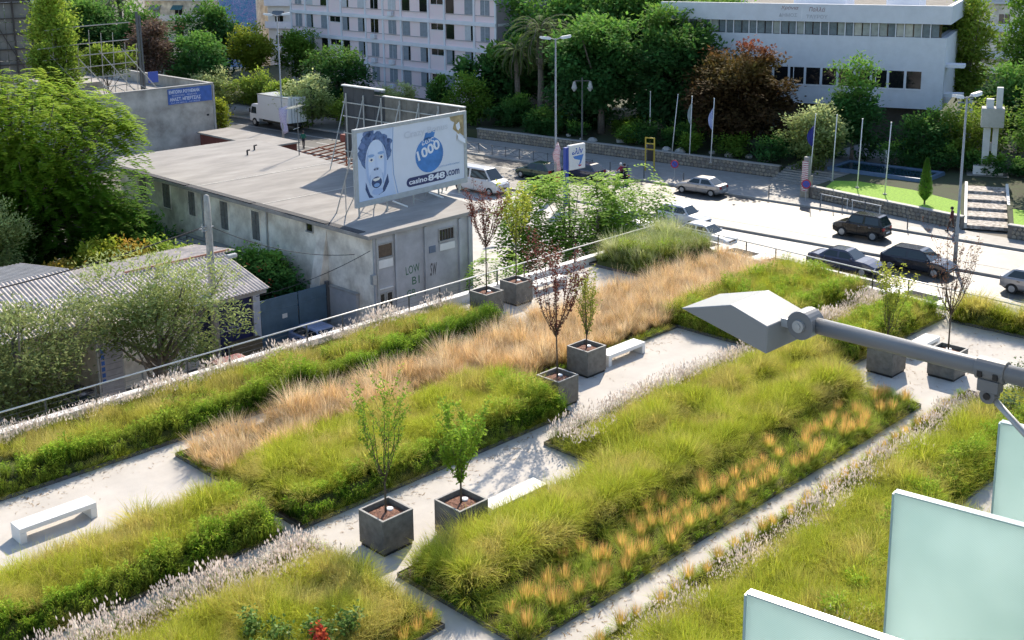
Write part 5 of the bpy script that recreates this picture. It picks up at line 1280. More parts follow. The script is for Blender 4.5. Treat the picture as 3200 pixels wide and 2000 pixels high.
# in front of the pink block
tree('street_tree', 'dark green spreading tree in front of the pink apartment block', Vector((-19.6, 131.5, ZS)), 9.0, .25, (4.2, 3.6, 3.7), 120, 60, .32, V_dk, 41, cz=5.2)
for i, (x, y, h, w, m, lab) in enumerate(((-35.5, 138, 5.6, 3.4, V_sv, 'pale leafy bush above the lay-by behind the lorry cab'), (-30.3, 137.5, 5.4, 3.0, V_lt, 'loose light green bush behind the middle of the lorry'), (-26.3, 134.5, 4.8, 2.4, V_lt, 'light green bush behind the street lamp and lorry doors'),
        (-21.8, 127.5, 5.6, 3.2, V_sv, 'dense glossy bush right of the lorry'), (-16.8, 126.0, 4.4, 2.6, V_lt, 'glossy light bush behind the rear hoarding'), (-12.5, 129, 4.6, 2.2, V_sv, 'small pale tree top seen just above the rear hoarding'),
        (-4.3, 122.5, 7.0, 2.9, V_md, 'rounded green tree at the corner of the pink block'), (-7.8, 126.5, 6.0, 1.3, V_dk, 'dark ivy clad column beside the pink block'), (.2, 121, 4.6, 2.6, V_dk, 'dark bush between the pink block and the palm'), (3.2, 116.5, 3.6, 2.4, V_dk, 'dark bush at the foot of the palm'))):
    tree('street_bush', lab, Vector((x, y, ZS)), h, .1, (w, w * .85, h * .45), 75, 55, .27, m, 400 + i, cz=h * .55, limbs=5, cat='bush')
# top left
tree('dark_conifer', 'tall dark conifer behind the cement building', Vector((-37.5, 141, ZS)), 10.6, .3, (3.7, 3.4, 5), 120, 60, .36, V_dk, 51, cz=5.6)
tree('yellow_tree', 'bright yellow green tree in front of the painted wall', Vector((-33.5, 152, ZS)), 10.0, .25, (3.3, 3, 3.6), 80, 60, .36, V_yl, 52)
tree('green_tree', 'mid green tree between the yellow tree and the pink block', Vector((-28.0, 156, ZS)), 9.5, .25, (2.8, 2.6, 4), 70, 60, .36, V_md, 53)
tree('dry_tree', 'brownish dry crowned tree behind the ladder posts', Vector((-43, 140, ZS)), 11.5, .25, (3.2, 3, 3.6), 80, 50, .34, V_br, 54)
tree('ivy_poplar', 'tall column of sunlit leaves beside the weathered hoarding', Vector((-43.0, 112, ZS)), 17.5, .35, (2.4, 2.2, 8.2), 170, 60, .34, V_lt, 55, cz=9.3, shape=.1, lumps=.8)
for i, (x, y, h) in enumerate(((-47, 150, 13), (-54, 152, 14), (-60, 165, 14), (-40, 160, 13), (-66, 160, 13), (-75, 155, 13))):
    tree('backdrop_tree', 'dark dense tree behind the collapsed lattice', Vector((x, y, ZS)), h, .3, (4.6, 4, 5.2), 100, 55, .45, V_dk, 560 + i, group='dark trees behind the collapsed lattice')
tree('climber', 'sunlit climbing shrub growing through the collapsed lattice', Vector((-40.5, 117.8, ZS)), 10.4, .1, (3.4, 2, 1.7), 55, 45, .3, V_lt, 58, cz=8.6)
tree('corner_bush', 'bright green bush at the corner of the cement building', Vector((-30.2, 119.5, ZS)), 5.0, .1, (1.5, 1.4, 2.3), 45, 50, .26, V_yl, 59, cz=2.7)
# ------------------------------------------------------------------ left side: the big acacia, olives, shrubs
def pinnate(name, label, loc, h, tr, crown, n, seed, lm, cz, fl=1.0, lw=.09, shape=0.0, group=None, trunks=1, lobes=14, sig=.2, dr=1.1):
    r = random.Random(seed); rx, ry, rz = crown; t = thing(name, label, 'tree', loc, 0, group); tb = MB(); lf = MB(); at = {'h': [], 'r': []}; lf.at = at
    for k in range(trunks):
        o = Vector((r.uniform(-1, 1), r.uniform(-1, 1), 0)) * (0 if trunks == 1 else rx * .3); tb.tube([o, o + Vector((0, 0, cz * .5)), o * 1.3 + Vector((0, 0, cz + rz * .4))], [tr, tr * .75, tr * .25], 8)
    lob = [Vector((r.uniform(-1, 1), r.uniform(-1, 1), r.uniform(-.8, 1))) * .8 for _ in range(lobes)]
    for i in range(n):
        if r.random() < .75: d = r.choice(lob) + Vector((r.gauss(0, sig), r.gauss(0, sig), r.gauss(0, sig * .8)))
        else: d = Vector((r.uniform(-1, 1), r.uniform(-1, 1), r.uniform(-1, 1)))
        if d.length > 1.05: d = d.normalized() * r.uniform(.8, 1.05)
        nar = 1 - shape * max(0, (d.z + 1) / 2); p = Vector((d.x * rx * nar, d.y * ry * nar, cz + d.z * rz))
        if i % 40 == 0: tb.tube([Vector((0, 0, cz * r.uniform(.4, .8))), Vector((p.x * .5, p.y * .5, (p.z + cz * .6) / 2)), p], [tr * .35, tr * .2, .02], 5)
        a = math.atan2(d.y, d.x) + r.gauss(0, .7); el = r.uniform(-.1, .9); L = fl * r.uniform(.7, 1.2); hv = max(0, min(1, (d.z + 1) / 2)); rv = r.random()
        for k in range(6):
            f = (k + .5) / 6; e2 = el - dr * f
            ax = Vector((math.cos(a) * math.cos(e2), math.sin(a) * math.cos(e2), math.sin(e2))); q = p + ax * L * f * .9; sd = Vector((-math.sin(a), math.cos(a), 0))
            for sgn in (-1, 1): leaf(lf, at, q, L * .28 * (1 - .4 * f), lw, sd * sgn + ax * .5 + Vector((0, 0, -.15)), Vector((0, 0, 1)), hv, (rv + r.random()) / 2)
    tb.build('trunk', M_barkg, t, smooth=True); lf.build('crown', lm, t)
    return t
pinnate('acacia_tree', 'big spreading yellow green acacia beside the old building', Vector((-28.5, 67.5, ZS)), 13.4, .38, (6.8, 5.0, 6.4), 9500, 61, V_bt, 6.9, fl=.95, lw=.22, lobes=30, sig=.17, dr=.75)
pinnate('ailanthus_tree', 'feathery bright green tree of heaven growing past the far railing corner', Vector((3.6, 68.5, ZS)), 6.6, .12, (4.4, 3.0, 3.2), 1350, 62, veg('ailanthus_leaf', [(0, (.05, .13, .015)), (.5, (.13, .28, .03)), (1, (.40, .60, .08))], .45), 3.4, fl=1.3, lw=.16, trunks=4)
pinnate('ailanthus_tree', 'young tree of heaven shoots at the street side of the feathery tree', Vector((7.2, 70.5, ZS)), 5.8, .08, (2.6, 1.8, 3.2), 330, 63, veg('ailanthus_leaf', []), 3.6, fl=1.3, lw=.15, trunks=3)
pinnate('roadside_shoots', 'low sunlit shoots below the parapet by the forecourt', Vector((-.8, 60.5, ZS)), 3.6, .05, (1.5, 1.2, 1.6), 120, 64, veg('ailanthus_leaf', []), 2.6, fl=.9, lw=.12, trunks=3)
tree('olive_tree', 'large olive tree spreading over the corrugated sheds', G(22.8, 44.2, ZS), 7.6, .28, (4.1, 2.4, 2.4), 120, 75, .2, V_ol, 71, M_barkg, cz=5.0, wd=.32, limbs=14, lumps=.8, hole=.15)
tree('olive_tree', 'olive tree overhanging the dark workshop doorway', G(16.6, 43.6, ZS), 7.4, .25, (3.5, 2.4, 2.9), 115, 78, .2, V_ol, 72, M_barkg, cz=4.8, wd=.32, limbs=12, hole=.2)
tree('olive_tree', 'olive tree beside the reeds above the grey shed roof', G(23.0, 62.5, ZS), 7.5, .2, (2.6, 2.2, 2.6), 100, 75, .2, V_ol, 73, M_barkg, cz=4.9, wd=.35)
for i, (u, w, h, m, lab) in enumerate(((25.2, 59.5, 4.2, V_or, 'yellowing shrub with orange leaves behind the shed ridge'), (27.6, 60.2, 4.3, V_yl, 'yellow green shrub between acacia and shed'), (29.5, 58.6, 4.4, V_or, 'mixed green shrub at the shed back corner'), (30.6, 57.2, 4.6, V_lt, 'pale flowering shrub by the shed back corner'), (23.2, 58.6, 3.8, V_yl, 'low yellow green shrub under the olive by the reeds'))):
    tree('yard_shrub', lab, G(u, w, ZS), h, .07, (1.7, 1.5, 1.5), 50, 55, .2, m, 740 + i, cz=h - 1.4, limbs=5, cat='shrub')
for i, (u, w, h) in enumerate(((24.5, 66, 4.5), (27.5, 68.5, 5), (30.5, 66.5, 4.6), (32.8, 64.5, 4.2), (21.5, 68, 5), (33.5, 70, 5.5), (28, 73, 6))):
    tree('understory_bush', 'dark undergrowth bush beneath the big acacia', G(u, w, ZS), h, .08, (2.3, 2.2, h * .48), 55, 55, .3, V_dk, 770 + i, cz=h * .5, limbs=4, group='undergrowth beneath the acacia', cat='bush')
tree('rust_bush', 'rust coloured dry bush beside the reeds', G(20.4, 57.4, ZS), 4.9, .05, (1.0, .9, .9), 30, 50, .2, veg('rust_leaf', [(0, (.2, .07, .03)), (1, (.42, .17, .07))], .3), 760, cz=4.2, limbs=4, cat='bush')
tree('flowering_climber', 'dark climber with scattered red flowers on the old building wall', G(34.1, 53.4, ZS), 4.0, .06, (1.3, 3.8, 1.5), 120, 60, .2, V_dk, 761, cz=2.4, limbs=6, cat='climber').rotation_euler = (0, 0, GA)
fl = MB(); at = {'h': [], 'r': []}; fl.at = at; r = random.Random(3)
for i in range(46):
    p = Vector((-1.1 + r.uniform(-.5, .3), r.uniform(-3.4, 3.4), 1.6 + r.uniform(-.6, 2.0)))
    for k in range(4): leaf(fl, at, p + Vector((r.gauss(0, .06), r.gauss(0, .06), r.gauss(0, .06))), .13, .11, Vector((r.uniform(-1, 1), r.uniform(-1, 1), r.uniform(-1, 1))), Vector((0, 0, 1)), .5, r.random())
fl.build('flowers', veg('red_flowers', [(0, (.45, .05, .02)), (1, (.6, .1, .04))], .3), [o for o in col.objects if o.name.startswith('flowering_climber')][0])

# ================================================================== yard: sheds, gate, pole, signs
M_corr = mat('corrugated_asbestos', (0.64, 0.56, 0.49), .85, var=.18, scale=1.5, bump=.1, c2=(.36, .33, .31), mix=.4)
M_corr2 = mat('grey_corrugated', (0.33, 0.32, 0.31), .85, var=.15, scale=1.5)
def corr(name, m, par, u0, u1, a, b, per=.19, amp=.035):
    """corrugated sheet between edges a=(w,z) and b=(w,z), waves running from a to b"""
    mb = MB(); n = int((u1 - u0) / per * 6)
    for i in range(n + 1):
        u = u0 + (u1 - u0) * i / n; dz = amp * math.sin(2 * math.pi * (u - u0) / per)
        mb.v += [(u, a[0], a[1] + dz), (u, b[0], b[1] + dz)]
    for i in range(n): mb.f.append((2 * i, 2 * i + 2, 2 * i + 3, 2 * i + 1)); mb.m.append(0)
    return mb.build(name, m, par, smooth=True)
s1 = thing('corrugated_shed', 'low shed with ribbed pale roof sheets between the olive and the old building', 'shed', (0, 0, 0), GA)
corr('roof_sheet', M_corr, s1, 22.4, 30.9, (48.1, -2.0), (52.3, -1.0)); corr('roof_sheet', M_corr, s1, 22.4, 31.6, (52.32, -.99), (56.6, -1.5))
MB().box(22.6, 27.45, 49.4, 56.0, ZS, -2.15).build('wall', M_wallw, s1)
MB().box(27.46, 30.75, 49.42, 56.0, ZS, -2.15).build('navy_wall', mat('navy_paint', (.012, .018, .09), .7, var=.2), s1)
MB().tube([(25.4, 52.31, -.90), (31.2, 52.31, -.90)], .05, 8).build('ridge_pipe', mat('terracotta_pipe', (.42, .20, .13), .8), s1)
MB().box(27.5, 30.9, 48.5, 48.6, -2.35, -2.12).build('fascia', M_kerbst, s1)
MB().box(28.35, 28.6, 49.39, 49.419, -4.35, -3.95).build('notice', M_wpaint, s1)
text('2310 346 517', 1, flat('faded_letters', (.4, .42, .5)), s1, (28.75, 49.41, -4.05), width=1.2, height=.12)
MB().box(28.75, 29.95, 49.40, 49.415, -4.16, -4.13).build('notice_line', M_wpaint, s1)
MB().box(29.0, 30.75, 48.9, 49.38, ZS, -4.75).build('brown_screen', mat('brown_screen', (.17, .13, .075), .8), s1)
s2 = thing('corrugated_shed', 'higher shed with ribbed roof sheets above the workshop doorway', 'shed', (0, 0, 0), GA)
corr('roof_sheet', M_corr, s2, 11, 22.3, (46.9, -1.15), (51.5, .1)); corr('roof_sheet', M_corr2, s2, 11, 22.3, (51.52, .09), (57.0, -.7))
MB().box(11.2, 18.6, 47.3, 56.6, ZS, -1.35).build('wall', mat('grey_blue_wall', (.20, .22, .23), .85, var=.15), s2)
MB().box(21.9, 22.25, 47.3, 56.6, ZS, -1.35).box(18.61, 21.89, 52.0, 52.3, ZS, -1.35).build('wall', M_wallw, s2)
for (u0, u1, z0, z1) in ((16.0, 16.5, -4.2, -3.4), (16.9, 17.3, -4.2, -3.5)): MB().box(u0, u1, 47.27, 47.299, z0, z1).build('window', M_winD, s2)
for u, c, s_ in ((15.9, (.5, .05, .04), '2'), (17.15, (.6, .6, .6), 'P')):
    d_ = MB().tube([(u, 47.26, -4.7), (u, 47.285, -4.7)], .24, 20).build('round_sign', flat('sign_' + s_, c), s2); MB().tube([(u, 47.25, -4.7), (u, 47.259, -4.7)], .16, 18).build('sign_face', M_wpaint, d_)
    text(s_, 1, M_black, d_, (u - .05, 47.245, -4.78), height=.18, width=.1)
lb = thing('list_sign', 'tall board of narrow listings with blue squares, beside the olive trunk', 'sign board', G(20.85, 45.9, ZS), GA)
MB().box(0, 1.0, 0, .06, 1.0, 3.75).build('board', mat('dull_board', (.34, .34, .38), .7), lb)
for i in range(6):
    z = 3.45 - i * .27; MB().box(.05, .2, -.008, -.001, z - .1, z + .08).build('blue_square', mat('square_blue', (.03, .12, .45), .6), lb); MB().box(.25, .95, -.006, -.001, z - .125, z - .112).build('line', M_steeld, lb)
for x in (-.06, 1.03): MB().tube([(x, .05, 0), (x, .05, 4.1)], .05, 8).build('post', M_galv, lb)
gt = thing('steel_gate', 'blue grey double sheet steel gate beside the old building', 'gate', G(31.0, 49.35, ZS), GA)
M_gate = mat('blue_grey_gate', (.10, .17, .23), .6, var=.15, scale=1.5)
for x0, x1 in ((.02, 2.28), (2.34, 4.1)):
    lf_ = MB().box(x0, x1, 0, .06, .08, 2.55).build('leaf', M_gate, gt); MB().box(x0, x1, -.03, -.001, 1.85, 1.92).box(x0, x0 + .05, -.03, -.001, .08, 1.849).build('rail', M_gate, lf_)
MB().box(1.3, 1.6, -.02, -.001, 1.35, 1.58).build('notice', M_wpaint, gt)
MB().box(-.42, -.02, -.06, .2, 0, 3.2).build('pillar', mat('pale_pillar', (.5, .53, .58), .8, var=.1), gt); MB().box(4.12, 4.3, -.04, .14, 0, 2.7).build('pillar', M_steeld, gt)
lw_ = thing('link_wall', 'short cement wall between the gate and the old building', 'wall', G(35.15, 47.0, ZS), GA); MB().box(.14, .33, 0, 2.3, 0, 2.4).build('body', M_wallg, lw_); MB().box(.10, .37, -.04, 2.34, 2.401, 2.5).build('coping', M_kerbst, lw_)
up_ = thing('utility_pole', 'grey concrete utility pole with a street light arm over the sheds', 'utility pole', G(28.2, 49.0, ZS), GA)
MB().tube([(0, 0, 0), (0, 0, 8.0), (0, 0, 8.55), (0, 0, 8.62)], [.21, .155, .13, .06], 10).build('shaft', mat('pole_concrete', (.38, .38, .36), .85, var=.2, scale=3), up_, smooth=True)
MB().tube([(.15, -.05, 5.45), (.75, -.3, 5.5)], .03, 6).build('arm', M_galv, up_); MB().box(.7, 1.25, -.42, -.2, 5.35, 5.55).build('lantern', mat('lantern_shell', (.5, .5, .48), .5), up_, bevel=.04)
ins = MB()
for z in (6.9, 7.1): ins.tube([(-.18, -.1, z), (-.42, -.12, z), (-.42, -.12, z + .14)], .035, 6)
ins.bar((-.5, -.05, 7.0), (.3, .05, 7.0), .06); ins.build('insulators', M_galv, up_)
pt = G(28.2, 49.0, ZS + 7.1)
def cable(label, a, b, sag, rad=.018):
    n = 16; mb = MB().tube([a.lerp(b, i / n) + Vector((0, 0, -sag * 4 * (i / n) * (1 - i / n))) for i in range(n + 1)], rad, 5); tag(mb.build('overhead_cable', M_black, None), label, 'cable')
cable('thick overhead cable running left from the utility pole', pt, Vector((-34, 40.5, .6)), 1.0, .035)
cable('thin overhead cable from the utility pole to the old building wall', pt, G(35.3, 47.0, -1.0), .5)
cable('overhead cable crossing the flowering climber to the building corner', G(30.6, 49.0, -2.6), G(35.4, 45.8, -.6), .25)
rd = thing('clump_of_reeds', 'pale green reeds beside the rust coloured bush', 'reeds', G(21.2, 58.3, ZS)); mb = MB(); at = {'h': [], 'r': []}; mb.at = at; r = random.Random(8)
for i in range(90): blade(mb, at, (r.gauss(0, .35), r.gauss(0, .35), 0), r.uniform(0, 6.28), r.uniform(3.8, 5.6), r.uniform(0, .2), .09, r.uniform(.3, 1.2), rv=r.random(), seg=5)
mb.build('blades', V_pale, rd)

# ================================================================== street furniture
M_lampw = mat('lamp_white', (.66, .66, .64), .5, var=.05)
def street_lamp(label, loc, h, rz, banner=None):
    t = thing('street_lamp', label, 'street lamp', loc, rz, 'double armed street lamps'); M_pole = mat('lamp_pole_grey', (.33, .34, .34), .6, var=.12, scale=4)
    MB().tube([(0, 0, 0), (0, 0, h * .22), (0, 0, h * .225), (0, 0, h)], [.13, .12, .09, .055], 10).build('pole', M_pole, t, smooth=True)
    for sgn in (-1, 1):
        a = MB().tube([(0, 0, h - .1), (sgn * .5, 0, h + .06)], .04, 8).build('arm', M_pole, t)
        hd = MB(); x = sgn
        hd.add([(x * .4, -.1, h), (x * .55, -.2, h - .06), (x * 1.2, -.2, h + .02), (x * 1.35, -.1, h + .1), (x * 1.35, .1, h + .1), (x * 1.2, .2, h + .02), (x * .55, .2, h - .06), (x * .4, .1, h), (x * .5, -.12, h + .14), (x * 1.3, -.12, h + .24), (x * 1.3, .12, h + .24), (x * .5, .12, h + .14)],
               [(8, 9, 10, 11), (0, 1, 8), (1, 2, 9, 8), (2, 3, 9), (3, 4, 10, 9), (4, 5, 10), (5, 6, 11, 10), (6, 7, 11), (7, 0, 8, 11), (0, 7, 6, 1), (1, 6, 5, 2), (2, 5, 4, 3)])
        hd.build('lantern', M_lampw, t)
    return t
def banner(label, loc, pts, m, parent=None, txt=None, flip=0):
    mb = MB(); n = len(pts); k = 9; r = random.Random(int(abs(loc[0] * 10)))
    for j in range(k):
        for i, (x, z0, z1) in enumerate(pts):
            z = z0 + (z1 - z0) * j / (k - 1); mb.v.append((x + .05 * math.sin(z * 3 + i), .12 * math.sin(z * 2.2 + i * 1.5), z))
    for j in range(k - 1):
        for i in range(n - 1): mb.f.append((j * n + i, j * n + i + 1, (j + 1) * n + i + 1, (j + 1) * n + i)); mb.m.append(0)
    o = mb.build('street_banner', m, None, loc, 0, smooth=True); tag(o, label, 'banner'); md = o.modifiers.new('cloth', 'SOLIDIFY'); md.thickness = .01
    return o
def stripemat(name, a, b, sc=3):
    m, nt, bs = _nt(name); N = nt.nodes.new; L = nt.links.new
    tc = N('ShaderNodeTexCoord'); w = N('ShaderNodeTexWave'); w.bands_direction = 'Z'; w.inputs['Scale'].default_value = sc; w.inputs['Distortion'].default_value = 5; w.inputs['Detail'].default_value = 3
    rp = N('ShaderNodeValToRGB'); rp.color_ramp.elements[0].position = .55; rp.color_ramp.elements[0].color = (*a, 1); rp.color_ramp.elements[1].position = .66; rp.color_ramp.elements[1].color = (*b, 1)
    L(tc.outputs['Object'], w.inputs[0]); L(w.outputs[0], rp.inputs[0]); L(rp.outputs[0], bs.inputs['Base Color']); bs.inputs['Roughness'].default_value = .8
    return m
lzM, lzR, lzL = S(-59.0, 71.2, ZS + .15), S(-26.6, 71.2, ZS + .15), S(-94.5, 71.3, ZS + .15)
street_lamp('double armed street lamp with a white and red banner, by the petrol sign', lzM, 12.4, SA + R(65))
street_lamp('double armed street lamp on the median near the dark hatchback', lzR, 10.5, SA + R(75))
street_lamp('double armed street lamp with a tattered banner by the white lorry', lzL, 12.9, SA + R(60))
banner('white banner with red print tied round the lamp by the petrol sign', lzM + Vector((.02, -.2, 1.9)), [(-.25, 1.0, 1.4), (.1, -.2, 2.3), (.32, -.3, 1.7)], stripemat('banner_print', (.72, .72, .74), (.5, .08, .12)))
banner('tattered white banner with blue and red print on the lamp by the lorry', lzL + Vector((.1, -.2, 1.6)), [(-.35, .4, 2.2), (.05, -.5, 2.2), (.4, -.3, 2.4)], stripemat('banner_print2', (.7, .7, .74), (.2, .12, .4)))
rs = thing('street_notice', 'small red panel strapped low on the lamp by the petrol sign', 'sign', lzM + Vector((0, -.25, .4)), .3); MB().box(-.25, .35, -.02, .02, .3, 1.1).build('panel', flat('red_panel_paint', (.5, .04, .07)), rs); MB().box(-.05, .05, .021, .12, -.4, .9).build('bracket', M_galv, rs)
# petrol sign
es = thing('petrol_sign', 'white petrol sign box with blue lettering on a blue mast', 'sign', S(-56.2, 69.1, ZS), R(43))
M_eb = mat('mast_blue', (.03, .07, .34), .45, var=.05)
MB().box(-.22, .12, -.15, .15, 0, 4.5).build('mast', M_eb, es, bevel=.02)
bx_ = MB().box(.14, 2.0, -.16, .16, 2.65, 4.62).build('sign_box', M_white, es, bevel=.06)
M_eb2 = flat('petrol_blue', (.03, .10, .42))
text('ελίν', 1, M_eb2, bx_, (.45, -.168, 3.85), width=1.25, height=.52, bold=.03, shear=.25)
MB().add([(.55, -.168, 3.72), (1.75, -.168, 3.78), (1.45, -.168, 3.1), (1.2, -.168, 2.95)], [(0, 1, 2, 3)]).build('swoosh', flat('petrol_mid_blue', (.08, .22, .55)), bx_)
MB().add([(.62, -.171, 3.55), (1.35, -.171, 3.35), (1.2, -.171, 3.0)], [(0, 1, 2)]).build('swoosh', M_white, bx_)
MB().add([(1.15, -.172, 2.98), (1.5, -.172, 3.0), (1.45, -.172, 2.88), (1.2, -.172, 2.86)], [(0, 1, 2, 3)]).build('swoosh', flat('petrol_red', (.45, .05, .08)), bx_)
# flagpoles
M_fp = mat('white_pole', (.70, .70, .68), .4, var=.03)
def flagpole(label, loc, h, lean=(0, 0), flag=None):
    t = thing('flagpole', label, 'flagpole', loc, 0, 'white flagpoles')
    MB().tube([(0, 0, 0), (lean[0], lean[1], h)], [.05, .035], 8).build('pole', M_fp, t, smooth=True); MB().tube([(lean[0], lean[1], h), (lean[0], lean[1], h + .08)], .06, 8).build('cap', M_fp, t)
    MB().box(-.12, .12, -.12, .12, 0, .1).build('foot', M_kerbst, t)
    if flag:
        m, z0, z1, w = flag; mb = MB(); k, n = 8, 6
        for j in range(k):
            for i in range(n):
                f = j / (k - 1); z = z1 + (z0 - z1) * f; x = lean[0] * z / h - (w * (math.sin(f * 3.1) ** .7) * i / (n - 1)); mb.v.append((x - .04, .06 * math.sin(i * 2.2 + j * .7), z - .1 * i / n))
        for j in range(k - 1):
            for i in range(n - 1): mb.f.append((j * n + i, j * n + i + 1, (j + 1) * n + i + 1, (j + 1) * n + i)); mb.m.append(0)
        mb.build('flag', m, t, smooth=True)
    return t
Fg, Fb, Fe = mat('grey_green_flag', (.30, .36, .36), .9), stripemat('blue_white_flag', (.10, .16, .5), (.62, .64, .7), 4), mat('dark_blue_flag', (.03, .035, .22), .9)
fz = PK
for (x, y, h, ln, fg, lab) in ((13.2, 110.5, 4.9, (0, 0), None, 'bare white flagpole closest to the park lantern'), (14.6, 105.2, 5.3, (.45, 0), None, 'leaning bare white flagpole next to the drooping grey flag'), (15.9, 103.2, 5.4, (.12, 0), (Fg, 3.0, 4.9, .3), 'white flagpole with a limp grey green flag'), (17.3, 100.3, 5.6, (.18, 0), (Fb, 3.0, 4.9, .38), 'white flagpole with a limp blue and white striped flag'),
        (23.9, 92.2, 5.4, (.25, 0), (Fe, 2.9, 4.6, .5), 'white flagpole with a limp dark blue flag above the taped notice pillar'), (25.7, 92.2, 5.3, (.14, 0), None, 'bare white flagpole at the corner of the blue pool'), (26.9, 89.4, 5.4, (.14, 0), None, 'bare white flagpole in front of the water jet'), (28.3, 87.0, 5.5, (.18, 0), None, 'bare white flagpole nearest the small cypress')):
    flagpole(lab, Vector((x, y, fz if y < 200 else fz)), h, ln, fg)
# park lantern, railings, bollards, signs
pl_ = thing('park_lantern', 'dark twin lantern post under the park trees', 'lamp post', Vector((6.8, 111.5, PK)))
MB().tube([(0, 0, 0), (0, 0, 6.2)], [.1, .06], 8).build('post', M_steeld, pl_); MB().bar((-.75, 0, 5.9), (.75, 0, 5.9), .06).build('crossbar', M_steeld, pl_)
for x in (-.75, .75): MB().tube([(x, 0, 5.85), (x, 0, 5.2), (x, 0, 4.9)], [.1, .28, .1], 10).build('lantern', mat('lantern_glass', (.4, .4, .38), .4), pl_)
def rail_fence(label, p0, p1, n):
    d = p1 - p0; L = d.length; t = thing('pavement_railing', label, 'railing', p0, math.atan2(d.y, d.x), 'pavement railings'); st = L / n
    for i in range(n + 1): MB().tube([(i * st, 0, 0), (i * st, 0, .95)], .035, 6).build('post', M_steeld, t)
    for i in range(n): MB().bar((i * st, 0, .88), ((i + 1) * st, 0, .88), .035).bar((i * st, 0, .15), ((i + 1) * st, 0, .85), .02).bar((i * st, 0, .85), ((i + 1) * st, 0, .15), .02).bar((i * st, 0, .15), ((i + 1) * st, 0, .15), .03).build('panel', M_steeld, t)
KZ = ZS + .14
rail_fence('dark crossed pavement railing opposite the green car', S(-78, 80.5, KZ), S(-62.5, 80.5, KZ), 9)
rail_fence('dark crossed pavement railing by the paved crossing past the steps', S(-22.5, 77.8, KZ), S(-14, 77.8, KZ), 5)
for i, (s, t_, lab) in enumerate(((-60.5, 80.4, 'by the motorbike'), (-58.6, 80.4, 'beside the yellow frame'), (-56.9, 80.4, 'behind the motorbike'), (-52.9, 80.4, 'by the parked silver car'), (-32.6, 77.9, 'at the pavement corner'), (-29.2, 77.7, 'by the walker'), (-37.0, 80.5, 'beyond the black car'), (-38.8, 80.5, 'in front of the lawn wall'), (-45.0, 80.5, 'by the broad steps'), (-40.6, 80.5, 'left of the pavement corner'))):
    b = thing('bollard', 'slim dark bollard on the pavement ' + lab, 'bollard', S(s, t_, KZ), 0, 'slim dark bollards'); MB().tube([(0, 0, 0), (0, 0, .95)], .045, 8).build('post', M_steeld, b); MB().tube([(0, 0, .951), (0, 0, 1.0)], [.06, .02], 8).build('cap', M_steeld, b)
for i, s in enumerate((-41, -38.2)):
    h_ = thing('low_hoop_rail', 'low pale metal hoop rail in front of the lawn wall', 'railing', S(s, 81.2 - (s + 41) * .17, KZ), SA - R(10), 'low hoop rails'); MB().tube([(0, 0, .75), (2.6, 0, .75)], .035, 8).build('bar', M_lampw, h_)
    for x in (.1, 2.5): MB().tube([(x, 0, 0), (x, 0, .72)], .03, 8).build('leg', M_lampw, h_)
def no_park(label, loc, rz):
    t = thing('round_sign', label, 'traffic sign', loc, rz, 'round no parking signs'); MB().tube([(0, 0, 0), (0, 0, 1.6)], .035, 6).build('post', M_galv, t)
    f = MB().tube([(0, -.05, 1.35), (0, -.03, 1.35)], .36, 24).build('disc', flat('sign_red', (.45, .04, .06)), t); MB().tube([(0, -.058, 1.35), (0, -.051, 1.35)], .27, 24).build('blue_field', flat('sign_blue', (.05, .10, .45)), f)
    MB().bar((-.19, -.064, 1.16), (.19, -.064, 1.54), .07, .008).bar((-.19, -.066, 1.54), (.19, -.066, 1.16), .07, .008).build('cross', flat('sign_red', (.45, .04, .06)), f)
no_park('round red and blue no stopping sign by the parked silver car', S(-54.6, 81.6, KZ), R(-30))
no_park('round red and blue no stopping sign below the taped notice pillar', S(-42.2, 81.2, KZ), R(-20))
yf = thing('yellow_stand', 'yellow painted open steel frame on the pavement', 'frame', S(-58.8, 83.2, KZ), SA + R(8)); M_yel = mat('yellow_paint', (.5, .38, .05), .6, var=.1)
for x in (0, .85): MB().box(x, x + .1, -.05, .05, 0, 3.0).build('upright', M_yel, yf)
for z in (1.9, 2.4, 2.9): MB().box(.101, .849, -.04, .04, z, z + .1).build('rung', M_yel, yf)
MB().box(.2, .75, .0, .25, .9, 2.4).build('dark_box', M_black, yf)
np_ = thing('notice_pillar', 'stone gate pillar plastered with torn notices beside the flagpole', 'pillar', S(-42.9, 82.6, KZ), SA); MB().box(-.35, .35, -.35, .35, 0, 1.7).build('pillar', M_stone[2], np_); MB().box(-.25, .27, -.37, -.351, .5, 2.9).build('poster', stripemat('notice_paper', (.66, .64, .58), (.4, .08, .14), 2), np_); MB().box(-.2, .2, -.2, .2, 1.701, 3.2).build('post', M_pave, np_)

